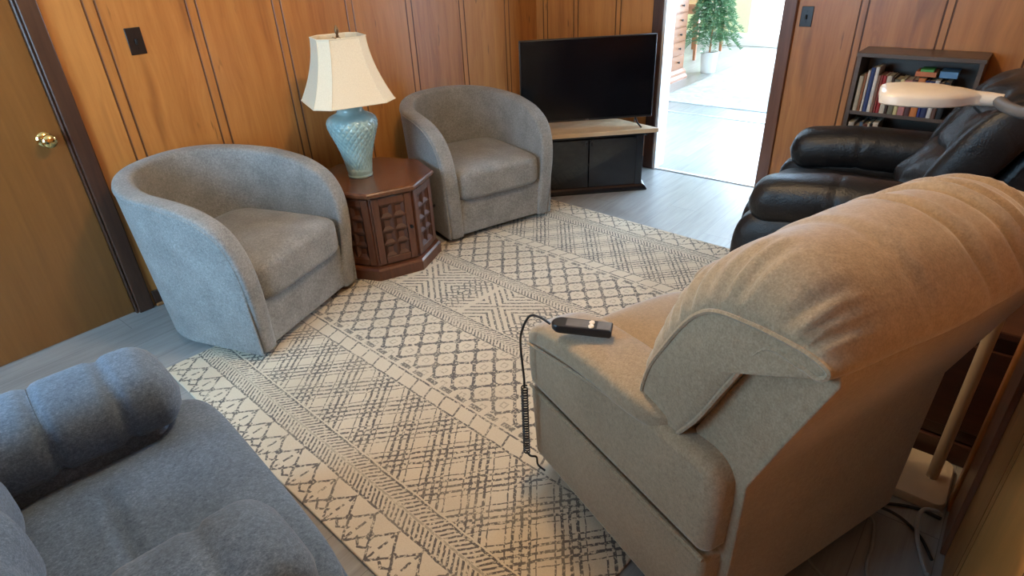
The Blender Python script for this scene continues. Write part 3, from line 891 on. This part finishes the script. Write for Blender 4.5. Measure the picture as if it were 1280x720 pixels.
mb = MB(); mb.loft([[(x*.98, y*.98, z) for x, y in [(.042, -.019), (.078, -.019), (.078, .019), (.042, .019)]] for z in (.0222, .0236)]); mb.build('end_cap', 'gooseneck', rm, smooth=False)
nose = wloc(TO, TR, (-.4365, .2815, RT + .011))
def L(p): return wloc(TO, TR, p)
mb = MB()
coilx, coily = -.452, .408
pts = smooth_path([nose, L((-.450, .312, RT+.020)), L((-.462, .348, RT+.008)), L((-.468, .385, .600)), L((coilx-.004, coily+.005, .52)), L((coilx, coily, .42)), L((coilx, coily, .385))], 8)
mb.tube(pts, .0036, 7)
coil = []
turns = 26; zt, zb = .385, .115
for i in range(turns*10 + 1):
    f = i/(turns*10); a = 2*PI*turns*f
    coil.append(L((coilx + .0095*math.cos(a), coily + .0095*math.sin(a), zt + (zb-zt)*f)))
mb.tube(coil, .0027, 5)
mb.tube(smooth_path([L((coilx, coily, zb)), L((coilx+.012, coily-.004, .095)), L((coilx+.03, coily-.01, .085)), L((coilx+.034, coily-.012, .05)), L((coilx+.05, coily-.03, .03))], 6), .0036, 6)
tag(mb.build('coiled_cord', 'cord'), 'black coiled cord hanging from remote beside the tan recliner', 'cord')

# ------------------------------------------------------------------ slate blue recliner (near left corner)
def blue_recliner():
    t = thing('blue_recliner', 'slate blue woven recliner with rolled sectioned arms, lower left', 'recliner', (.025, 1.255, 0.0), R(-97))
    mat = 'blue'
    for s in (-1, 1):
        # arm: long padded roll pinched by two seams
        rings = []; y0, y1 = -.42, .345; nn = 60
        for i in range(nn+1):
            y = y0 + (y1-y0)*i/nn
            k = 1.
            for ys in (-.10, .05, .20): k -= .10*math.exp(-((y-ys)/.012)**2)
            for ys in (-.10, .05, .20): k += .0*math.exp(-((y-ys-.07)/.05)**2)
            endr = max(0, (y - (y1-.075))/.075); k2 = math.sqrt(max(.0, 1 - endr**2.2)) if endr > 0 else 1
            endb = max(0, ((y0+.05) - y)/.05); k2 *= math.sqrt(max(.02, 1 - endb**2))
            k2 = max(.08, k2)
            cz = .575 - .012*endr; rx, rz_ = .128*k*(.35+.65*k2), .100*k*k2
            ring = []
            for j in range(28):
                a = 2*PI*j/28; c, sn = math.cos(a), math.sin(a)
                wr = 1 + .02*math.sin(7*a + y*30)*sstep(.22, .34, y)
                ring.append((s*.375 + rx*math.copysign(abs(c)**.75, c)*wr, y, cz + rz_*math.copysign(abs(sn)**.75, sn)*wr))
            rings.append(ring)
        mb = MB(); mb.loft(rings); arm = mesh('arm_pad', mb.v, mb.f, mat, t)
        mb = MB(); mb.prism([(-.40, .06), (.29, .06), (.315, .30), (.30, .45), (.27, .52), (-.40, .50)], s*.285, s*.455, 'x'); mb.build('side_panel', mat, t, bevel=.03, seg=4)
        for ys in (-.10, .05, .20):
            mb = MB(); mb.tube([(s*.375 + .113*math.copysign(abs(math.cos(a))**.75, math.cos(a)), ys, .575 + .0895*math.copysign(abs(math.sin(a))**.75, math.sin(a))) for a in [2*PI*j/28 for j in range(29)]], .003, 5, caps=False)
            mb.build('seam', mat, arm)
    # seat runs out in front of the arms and turns down into the leg rest
    def sd(u, p):
        if u[2] > 0:
            p.z += .016*(1-u[0]**2) - .012*sstep(.25, .47, p.y)
            p.z -= .012*math.exp(-((p.y-.10)/.012)**2)*(1 if abs(p.x) < .25 else 0)
        w = .300 + (.455-.300)*sstep(.245, .305, p.y)
        p.x = u[0]*w
        return p
    cushion('seat_cushion', (0, .152, .385), (.87, .53, .17), mat, t, 7., 30, sd)
    def lg_(u, p):
        p.y += .02*(1-u[0]**2); return p
    cushion('leg_rest', (0, .375, .21), (.85, .10, .31), mat, t, 6., 14, lg_)
    # puffed back cushions
    for k, (zc, hh, yc) in enumerate(((.56, .26, -.165), (.78, .26, -.215), (.97, .20, -.26))):
        cushion('back_cushion', (0, yc, zc), (.56, .24, hh), mat, t, 3.2, 14, lambda u, p: Vector((p.x, p.y + .012*math.cos(p.x*34), p.z)))
    mb = MB(); mb.prism([(-.30, .08), (-.42, .08), (-.50, 1.03), (-.38, 1.05), (-.28, .5)], -.285, .285, 'x'); mb.build('outer_back', mat, t, bevel=.03, seg=3)
    mb = MB(); mb.box(-.36, .36, -.34, .30, .0, .065); mb.build('base', 'dark_metal', t, bevel=.004)
    return t
blue_recliner()

# ------------------------------------------------------------------ black leather recliner
def black_recliner():
    t = thing('leather_recliner', 'black leather recliner against the wall beside the bookcase', 'recliner', (3.22, .37, RZ), R(6))
    mat = 'leather'
    for s in (-1, 1):
        rings = []; y0, y1 = -.36, .52; nn = 56
        for i in range(nn+1):
            y = y0 + (y1-y0)*i/nn
            f = max(0, (y - (y1-.11))/.11); b_ = max(0, ((y0+.08) - y)/.08)
            k2 = math.sqrt(max(.004, 1 - f**2.4))*math.sqrt(max(.01, 1 - b_**2))
            k = 1 - .05*math.exp(-((y-.17)/.010)**2)
            cz = .530 - .035*sstep(.15, .52, y)
            ring = []
            for j in range(32):
                a = 2*PI*j/32; c, sn = math.cos(a), math.sin(a)
                wr = 1 + .022*noise.noise(Vector((c*1.5 + s*5, sn*1.5, y*9))) + .014*math.sin(9*a + y*40)*sstep(.34, .48, y)
                ring.append((s*.440 + .118*k*(.30+.70*k2)*math.copysign(abs(c)**.85, c)*wr, y, cz + .112*k*k2*math.copysign(abs(sn)**.85, sn)*wr))
            rings.append(ring)
        mb = MB(); mb.loft(rings); arm = mesh('arm_pad', mb.v, mb.f, mat, t)
        def sdd(u, p, s=s):
            p.x += s*.03*(1-u[2]**2)
            p.y += .03*(1-u[2]**2)*(1 if u[1] > 0 else 0)
            return p
        cushion('side_panel', (s*.440, .085, .25), (.19, .90, .44), mat, t, 5., 14, sdd)
        mb = MB(); mb.tube([(s*.440 + .113*math.cos(a), .17, .529 + .107*math.sin(a)) for a in [PI*(-.1 + 1.2*k/16) for k in range(17)]], .003, 5); mb.build('seam', mat, arm)
    def sd(u, p):
        if u[2] > 0: p.z += .03*(1-u[0]**2) + .008*noise.noise(p*9)
        return p
    cushion('seat_cushion', (0, .18, .34), (.66, .70, .20), mat, t, 4.5, 16, sd)
    cushion('footrest', (0, .54, .22), (.65, .10, .34), mat, t, 4.5, 12)
    specs = ((.60, .26, -.175, .66), (.80, .26, -.30, .68), (.935, .17, -.375, .64))
    for k, (zc, hh, yc, w) in enumerate(specs):
        def bd_(u, p, k=k):
            if u[1] > 0: p.y += (.018*math.sin(p.x*30 + k*1.7 + 2*noise.noise(Vector((p.x*4, p.z*5, k)))) + .022*noise.noise(Vector((p.x*9, p.z*14, k+3.)))) * (1-u[2]**2) - .03*(p.x/.3)**2
            p.y -= (p.z - zc)*.5
            return p
        cushion('back_cushion', (0, yc, zc), (w, .24, hh), mat, t, 2.9, 30, bd_)
    # outward wings of the back
    for s in (-1, 1):
        cushion('back_wing', (s*.335, -.29, .77), (.12, .22, .42), mat, t, 2.6, 12, lambda u, p: Vector((p.x, p.y - (p.z-.8)*.5, p.z)))
    mb = MB(); mb.prism([(-.30, .10), (-.40, .10), (-.44, .5), (-.575, .955), (-.50, .985), (-.33, .6)], -.33, .33, 'x'); mb.build('outer_back', mat, t, bevel=.03, seg=3)
    mb = MB(); mb.box(-.38, .38, -.30, .45, 0, .06); mb.build('base', 'dark_metal', t, bevel=.004)
black_recliner()

# ------------------------------------------------------------------ bookcase and its books
BY0, BY1, BXF, BXB = .185, .765, 3.952, 4.204
bc = thing('bookcase', 'low dark brown bookcase holding rows of books by the doorway', 'bookcase', ((BXF+BXB)/2, (BY0+BY1)/2, 0))
hx, hy = (BXB-BXF)/2, (BY1-BY0)/2
mb = MB(); mb.box(-hx-.004, hx, -hy-.006, hy+.006, .946, .968); mb.build('top_board', 'espresso', bc, bevel=.002)
for s in (-1, 1):
    mb = MB(); mb.box(-hx, hx, min(s*hy, s*(hy-.02)), max(s*hy, s*(hy-.02)), 0, .946); mb.build('side_board', 'espresso', bc, bevel=.001)
mb = MB(); mb.box(hx-.008, hx, -hy+.02, hy-.02, .04, .946); mb.build('back_board', 'espresso', bc)
for z in (.635, .335, .04):
    mb = MB(); mb.box(-hx+.004, hx-.008, -hy+.02, hy-.02, z, z+.02); mb.build('shelf', 'espresso', bc, bevel=.001)
mb = MB(); mb.box(-hx+.01, -hx+.022, -hy+.02, hy-.02, 0, .04); mb.build('kick_board', 'espresso', bc)

bmat = {}
def bookmat(c):
    if c not in bmat: bmat[c] = plain('book_cover_%d' % len(bmat), c, .5, var=.08, scale=60)
    return bmat[c]
def book(label, y_left, th, z, h, depth, col, group, lean=0.):
    """spine towards -x (the room); y_left is the edge towards the doorway, books step towards -y"""
    t = thing('book', label, 'book', (BXF + .012, y_left - th/2, z), 0, group)
    t.rotation_euler = (lean, 0, 0)
    a = th/2 - .0004; mb = MB(); c = .0022
    sp = [(-.004 + 0*math.cos(w) + .004*(1-math.sin(w)), a*math.cos(w)) for w in [PI*k/8 for k in range(9)]]
    poly = [(depth, a)] + [(p[0]-.002, p[1]) for p in sp] + [(depth, -a), (depth, -a+c), (.006, -a+c), (.006, a-c), (depth, a-c)]
    mb.prism(poly, 0, h); mb.build('cover', bookmat(col), t, smooth=False)
    mb = MB(); mb.box(.006, depth-.004, -a+c, a-c, .003, h-.003); mb.build('pages', 'pages', t, smooth=False)
    return t
G1, G2 = 'books on the upper shelf', 'books on the lower shelf'
row = [('beige book, first at the doorway end of the upper shelf', .022, .19, (.42, .36, .26)),
       ('rust brown book next to the beige one on the upper shelf', .014, .205, (.26, .10, .04)),
       ('thin white book just left of the navy book on the upper shelf', .012, .222, (.62, .58, .52)),
       ('tall navy blue book on the upper shelf', .021, .238, (.03, .05, .16)),
       ('tall white book right of the navy one, tallest on the upper shelf', .019, .243, (.70, .66, .60)),
       ('dusty brown book right of the tall white book on the upper shelf', .013, .20, (.25, .13, .09)),
       ('slim brick red book left of the bright red one on the upper shelf', .011, .20, (.30, .06, .05)),
       ('bright red book on the upper shelf', .017, .20, (.36, .03, .03)),
       ('cream book with off white spine right of the red books, upper shelf', .025, .20, (.60, .54, .44)),
       ('dark brown slim book right of the cream book on the upper shelf', .013, .195, (.07, .035, .025)),
       ('olive grey book under the reading lamp head on the upper shelf', .028, .185, (.16, .15, .10)),
       ('pale yellow book below the lamp head on the upper shelf', .020, .19, (.62, .54, .27)),
       ('pink book below the middle of the lamp head, upper shelf', .032, .185, (.46, .20, .20)),
       ('dark maroon book right of the pink one on the upper shelf', .026, .19, (.10, .04, .04)),
       ('orange book below the lamp head on the upper shelf', .034, .20, (.60, .20, .05)),
       ('slim deep blue book right of the orange one on the upper shelf', .014, .19, (.04, .05, .22)),
       ('dark blue book left of the narrow white book on the upper shelf', .028, .19, (.03, .04, .12)),
       ('narrow white book near the right end of the upper shelf', .021, .195, (.66, .64, .60)),
       ('brown book right of the narrow white one on the upper shelf', .020, .185, (.14, .07, .05)),
       ('black book at the right end of the upper shelf', .030, .19, (.012, .012, .012))]
y = .735
for lb, th, h, c in row:
    book(lb, y, th, .655, h, .145 + random.uniform(-.01, .015), c, G1); y -= th + .0008
row2 = [('grey cream book, first at the doorway end of the lower shelf', .030, .20, (.45, .42, .36)),
        ('dark red and brown book second on the lower shelf', .026, .18, (.16, .05, .05)),
        ('dull blue book on the lower shelf', .017, .205, (.10, .17, .27)),
        ('brick brown book right of the blue one on the lower shelf', .022, .195, (.20, .07, .05)),
        ('thin white book on the lower shelf', .013, .20, (.64, .62, .56)),
        ('thin black book on the lower shelf between two white ones', .012, .20, (.02, .02, .02)),
        ('wide white book, last of the row on the lower shelf', .027, .212, (.62, .58, .50))]
y = .738
for lb, th, h, c in row2:
    book(lb, y, th, .355, h + .035, .15 + random.uniform(-.01, .01), c, G2); y -= th + .001
# things lying across the tops of the right hand books
def flat_book(label, y0, y1, z, th, depth, col):
    t = thing('book', label, 'book', (BXF + .03, (y0+y1)/2, z), 0, G1)
    h = (y1-y0)/2; mb = MB(); c = .002
    mb.box(0, depth, -h, h, 0, c).box(0, depth, -h, h, th-c, th).box(0, c, -h, h, c, th-c); mb.build('cover', bookmat(col), t, smooth=False)
    mb = MB(); mb.box(c, depth-.003, -h+.003, h-.003, c, th-c); mb.build('pages', 'pages', t, smooth=False)
flat_book('orange paperback lying flat on top of the upper shelf books', .38, .475, .861, .024, .13, (.55, .18, .07))
flat_book('small green book lying on the orange one, upper shelf', .395, .455, .8855, .012, .10, (.08, .38, .08))
flat_book('blue book lying flat near the right end of upper shelf', .285, .365, .861, .032, .12, (.10, .26, .50))

# ------------------------------------------------------------------ dark end table in the recess
et = thing('end_table', 'dark brown end table beside the floor lamp behind tan recliner', 'side table', (2.245, -.055, 0))
mb = MB(); mb.box(-.245, .245, -.20, .30, .50, .525); mb.build('table_top', 'endtable', et, bevel=.005)
mb = MB(); mb.box(-.225, .225, -.185, .285, .09, .50); mb.build('cabinet_body', 'endtable', et, bevel=.003)
mb = MB(); mb.box(-.235, .235, -.195, .295, .0, .085); mb.build('plinth', 'endtable', et, bevel=.006)
mb = MB(); mb.box(-.237, -.225, -.15, .25, .14, .45); d = mb.build('side_panel', 'endtable', et, bevel=.004)

# ------------------------------------------------------------------ floor lamp with gooseneck
fl = thing('floor_lamp', 'beige floor lamp with grey gooseneck and flat cream head', 'lamp', (1.87, -.045, 0))
mb = MB(); q = []
def rr(hx, hy, r, n=5):
    o = []
    for cx, cy, a0 in ((hx-r, hy-r, 0), (-hx+r, hy-r, PI/2), (-hx+r, -hy+r, PI), (hx-r, -hy+r, 1.5*PI)):
        o += [(cx + r*math.cos(a0 + PI/2*k/n), cy + r*math.sin(a0 + PI/2*k/n)) for k in range(n+1)]
    return o
mb.loft([[(x, y, z) for x, y in rr(.115*k, .128*k, .03*k)] for k, z in ((1, 0), (1, .022), (.97, .030), (.88, .035), (.5, .037))]); mb.build('base', 'lampbase_plastic', fl)
mb = MB(); mb.tube([(0, -.075, .03), (0, -.075, .10), (0, -.075, 1.04)], .0165, 16); mb.build('pole', 'pole', fl)
neck = [(1.87, -.12, 1.03), (1.875, -.128, 1.08), (1.905, -.150, 1.135), (1.97, -.135, 1.155), (2.06, -.075, 1.135), (2.13, -.022, 1.108), (2.22, .020, 1.10), (2.29, .045, 1.10)]
mb = MB(); mb.tube([Vector(p) - Vector((1.87, -.045, 0)) for p in smooth_path(neck, 8)], .0165, 12); mb.build('gooseneck', 'gooseneck', fl)
# leaf shaped head: long axis from the neck towards the room
hn, ht = Vector((2.315, .092, 1.10)), Vector((2.262, .352, 1.10))
hd = thing('tmp', '', '') if False else None
ax = (ht-hn); Lh = ax.length; ax.normalize(); sx = Vector((ax.y, -ax.x, 0))
def headpt(u, v, z): return hn + ax*u + sx*v + Vector((0, 0, z)) - Vector((1.87, -.045, 0))
wid = [(0, .020), (.10, .030), (.22, .062), (.4, .088), (.6, .098), (.8, .098), (.93, .088), (1.0, .072)]
outl = [(f*Lh, w) for f, w in wid] + [(f*Lh, -w) for f, w in reversed(wid)]
def hr(k, z, du=0): 
    cu_ = Lh*.55
    return [headpt(cu_ + (u-cu_)*k, v*k, z) for u, v in outl]
mb = MB(); mb.loft([hr(.95, -.018), hr(1, -.014), hr(1, .006), hr(.97, .013), hr(.86, .021), hr(.6, .028), hr(.25, .031)]); hdo = mb.build('lamp_head', 'white_plastic', fl)
mb = MB(); mb.loft([hr(.80, -.019), hr(.80, -.0185)]); mb.build('diffuser', 'shade', hdo)
mb = MB(); mb.tube([headpt(-.052, -.012, 0), headpt(-.02, -.003, 0), headpt(.02, 0, 0), headpt(.05, 0, .001)], [.0175, .020, .022, .024], 14); mb.build('neck_collar', 'white_plastic', fl)

# ------------------------------------------------------------------ cables on the floor behind the recliner
def cable(name, label, pts, r, mat, grp=None):
    mb = MB(); mb.tube(smooth_path(pts, 10), r, 7); return tag(mb.build(name, mat), label, 'cable')
cable('power_cable', 'black power cable on the floor running from recliner towards lamp base', [(1.50, .16, .02), (1.60, .05, .006), (1.67, -.005, .012), (1.715, -.06, .008), (1.738, -.12, .006), (1.735, -.172, .006)], .0050, 'cord')
cable('power_cable', 'black cable slanting across the floor nearest the wall', [(1.56, .10, .006), (1.64, .01, .024), (1.66, -.06, .018), (1.63, -.13, .006), (1.56, -.172, .006)], .0048, 'cord')
cable('grey_cable', 'thick pale grey cable curling up from floor to a plug', [(1.50, -.168, .008), (1.565, -.142, .008), (1.633, -.118, .030), (1.685, -.118, .050), (1.725, -.148, .034), (1.742, -.168, .016)], .0062, 'grey_cord')
cable('grey_cable', 'thin grey cable from recliner base towards the camera', [(1.62, .06, .006), (1.600, -.01, .016), (1.52, -.03, .007), (1.43, -.035, .006), (1.36, -.06, .006)], .0045, 'grey_cord')
cable('grey_cable', 'pale cable looping out below the recliner back', [(1.46, .16, .006), (1.397, .123, .008), (1.352, .094, .007), (1.31, .03, .006)], .0042, 'grey_cord')
# ------------------------------------------------------------------ bright room: chest, plant, desk, rug
fr = MB(); fr.box(6.35, 9.6, .2, 3.17, 0, .010)
tag(fr.build('area_rug', 'far_rug', bevel=.003), 'pale grey mottled rug in the bright room beyond the doorway', 'rug')
ch = thing('chest_of_drawers', 'reddish wooden chest of drawers seen through the doorway', 'chest of drawers', (7.22, 3.68, 0))
W, D_ = .42, .22
mb = MB(); mb.box(-W, W, -D_, D_, .10, 1.12); mb.build('chest_body', 'chest', ch, bevel=.004)
mb = MB(); mb.box(-W-.03, W+.03, -D_-.03, D_, 1.12, 1.15); mb.build('top_board', 'chest', ch, bevel=.008)
mb = MB(); mb.loft([[(x, y, z) for x, y in ((-W-g, -D_-g), (W+g, -D_-g), (W+g, D_), (-W-g, D_))] for g, z in ((.045, 0), (.045, .03), (.03, .06), (.028, .09), (.005, .125))]); mb.build('plinth', 'chest', ch, smooth=False)
zz = .145
for k in range(6):
    h = .148; mb = MB(); mb.box(-W+.025, W-.025, -D_-.014, -D_, zz, zz+h); d = mb.build('drawer', 'chest', ch, bevel=.004)
    for s in (-1, 1):
        mb = MB(); mb.lathe([(.008, 0), (.006, .012), (.014, .02), (.011, .028), (.003, .03)], 12, Matrix.Translation((s*.22, -D_-.014, zz+h/2)) @ Matrix.Rotation(R(90), 4, 'X')); mb.build('knob', 'dark_metal', d)
    zz += h + .014
pl = thing('potted_plant', 'feathery green plant in a white pot in the bright room', 'plant', (8.14, 3.335, .0))
mb = MB(); mb.lathe([(.085, 0), (.09, .005), (.112, .235), (.122, .25), (.122, .262), (.112, .262), (.104, .235)], 30); mb.build('pot', 'pot', pl)
mb = MB(); mb.lathe([(.106, .22), (.107, .236), (.03, .242)], 24); mb.build('soil', 'soil', pl)
mb = MB(); mb.tube([(0, 0, .23), (.01, .0, .6), (.0, .01, 1.05)], [.014, .010, .004], 8); mb.build('stem', 'quarter', pl)
mb = MB(); rr_ = random.Random(3)
NF = 110
for k in range(NF):
    z = .30 + .80*(k/NF) + rr_.uniform(-.02, .02); a = k*2.399; Lb = (.40 - .27*(k/NF))*rr_.uniform(.8, 1.1)
    dr = Vector((math.cos(a), math.sin(a), 0)); side = Vector((-dr.y, dr.x, 0))
    br = [Vector((0, 0, z)) + dr*Lb*f + Vector((0, 0, .16*math.sin(f*PI*.7) - .13*f*f)) for f in [q/12 for q in range(13)]]
    mb.tube(br, .003, 4)
    for i in range(2, 13):
        for s in (-1, 1):
            for e in range(3):
                p = br[i] + (br[i]-br[i-1])*(.33*e); l = .10*(1 - .5*i/12)*rr_.uniform(.75, 1.25)
                tip = p + side*s*l*.62 + dr*l*.8 + Vector((0, 0, rr_.uniform(-.03, .03)))
                w = (br[i]-br[i-1]).normalized()*.0035
                m_ = (p+tip)/2 + Vector((0, 0, .006))
                mb.add([p - w, p + w, m_ + w*1.3, tip, m_ - w*1.3], [(0, 1, 2, 4), (4, 2, 3)])
fo = mesh('foliage', mb.v, mb.f, 'leaf', pl, smooth=False, recalc=False)
dk = thing('writing_desk', 'brown wooden desk behind the potted plant in bright room', 'desk', (9.42, 4.12, 0))
mb = MB(); mb.box(-.55, .55, -.28, .28, .72, .755); mb.build('desk_top', 'chest', dk, bevel=.004)
mb = MB(); mb.box(-.5, .5, -.25, .25, .62, .72); mb.build('apron', 'chest', dk, bevel=.003)
for a in (-1, 1):
    for b in (-1, 1):
        mb = MB(); mb.loft([[(a*.48 + x*k, b*.23 + y*k, z) for x, y in ((-.028, -.028), (.028, -.028), (.028, .028), (-.028, .028))] for k, z in ((.6, 0), (1, .60), (1, .64))]); mb.build('leg', 'chest', dk, smooth=False)

# ------------------------------------------------------------------ light
def area(name, loc, rot, sx, sy, power, col):
    l = bpy.data.lights.new(name, 'AREA'); l.shape = 'RECTANGLE'; l.size = sx; l.size_y = sy; l.energy = power; l.color = col
    o = bpy.data.objects.new(name, l); C.objects.link(o); o.location = loc; o.rotation_euler = rot; return o
area('daylight_left_window', (LX-.02, 1.95, 1.42), (0, R(-90), 0), 1.1, 1.5, 75, (.32, .67, 1.0))
area('daylight_garden_door', (FX-.02, 1.10, 1.25), (0, R(90), 0), 1.95, 5.0, 680, (.62, .81, 1.0))
area('added_floor_wash', (PX-.03, 1.75, 2.25), (0, R(62), 0), .28, 1.6, 150, (.45, .70, 1.0))  # no transom here: added lamp that washes the room floor blue
area('added_passage_fill', (5.1, -.86, 1.4), (R(90), 0, 0), 1.2, 1.6, 170, (.50, .75, 1.0))  # unseen fill lamp added to brighten the passage; the side wall has no opening
l = bpy.data.lights.new('ceiling_bulb', 'POINT'); l.energy = 68; l.color = (1.0, .70, .40); l.shadow_soft_size = .10
o = bpy.data.objects.new('ceiling_bulb', l); C.objects.link(o); o.location = (1.48, 1.15, 2.30)

w = bpy.data.worlds.new('sky'); bpy.context.scene.world = w; w.use_nodes = True
t = w.node_tree; bg = t.nodes['Background']
tc = t.nodes.new('ShaderNodeTexCoord'); x, y, z = sep(t, tc.outputs['Generated'])
c = ramp(t, z.soft(-.1, .6), [(0, (.93, .96, 1.0)), (1, (.70, .84, 1.0))]); t.links.new(c, bg.inputs[0]); bg.inputs[1].default_value = 3.0

# ------------------------------------------------------------------ camera
F, PIT, ROL, YAW, HC = 754.7, .5126, -.0467, .705, 1.55
fw_ = Vector((math.cos(PIT)*math.cos(YAW), math.cos(PIT)*math.sin(YAW), -math.sin(PIT)))
rt = Vector((math.sin(YAW), -math.cos(YAW), 0)); up = rt.cross(fw_)
r_ = rt*math.cos(ROL) + up*math.sin(ROL); u_ = -rt*math.sin(ROL) + up*math.cos(ROL)
cam = bpy.data.cameras.new('camera'); cam.sensor_width = 36; cam.lens = F/1280*36; cam.clip_start = .05
co = bpy.data.objects.new('camera', cam); C.objects.link(co)
co.matrix_world = Matrix(((r_.x, u_.x, -fw_.x, 0), (r_.y, u_.y, -fw_.y, 0), (r_.z, u_.z, -fw_.z, HC), (0, 0, 0, 1)))
sc_ = bpy.context.scene; sc_.camera = co
sc_.view_settings.view_transform = 'Standard'; sc_.view_settings.look = 'None'
sc_.view_settings.gamma = 1; sc_.view_settings.use_curve_mapping = False
sc_.view_settings.exposure = 0.0
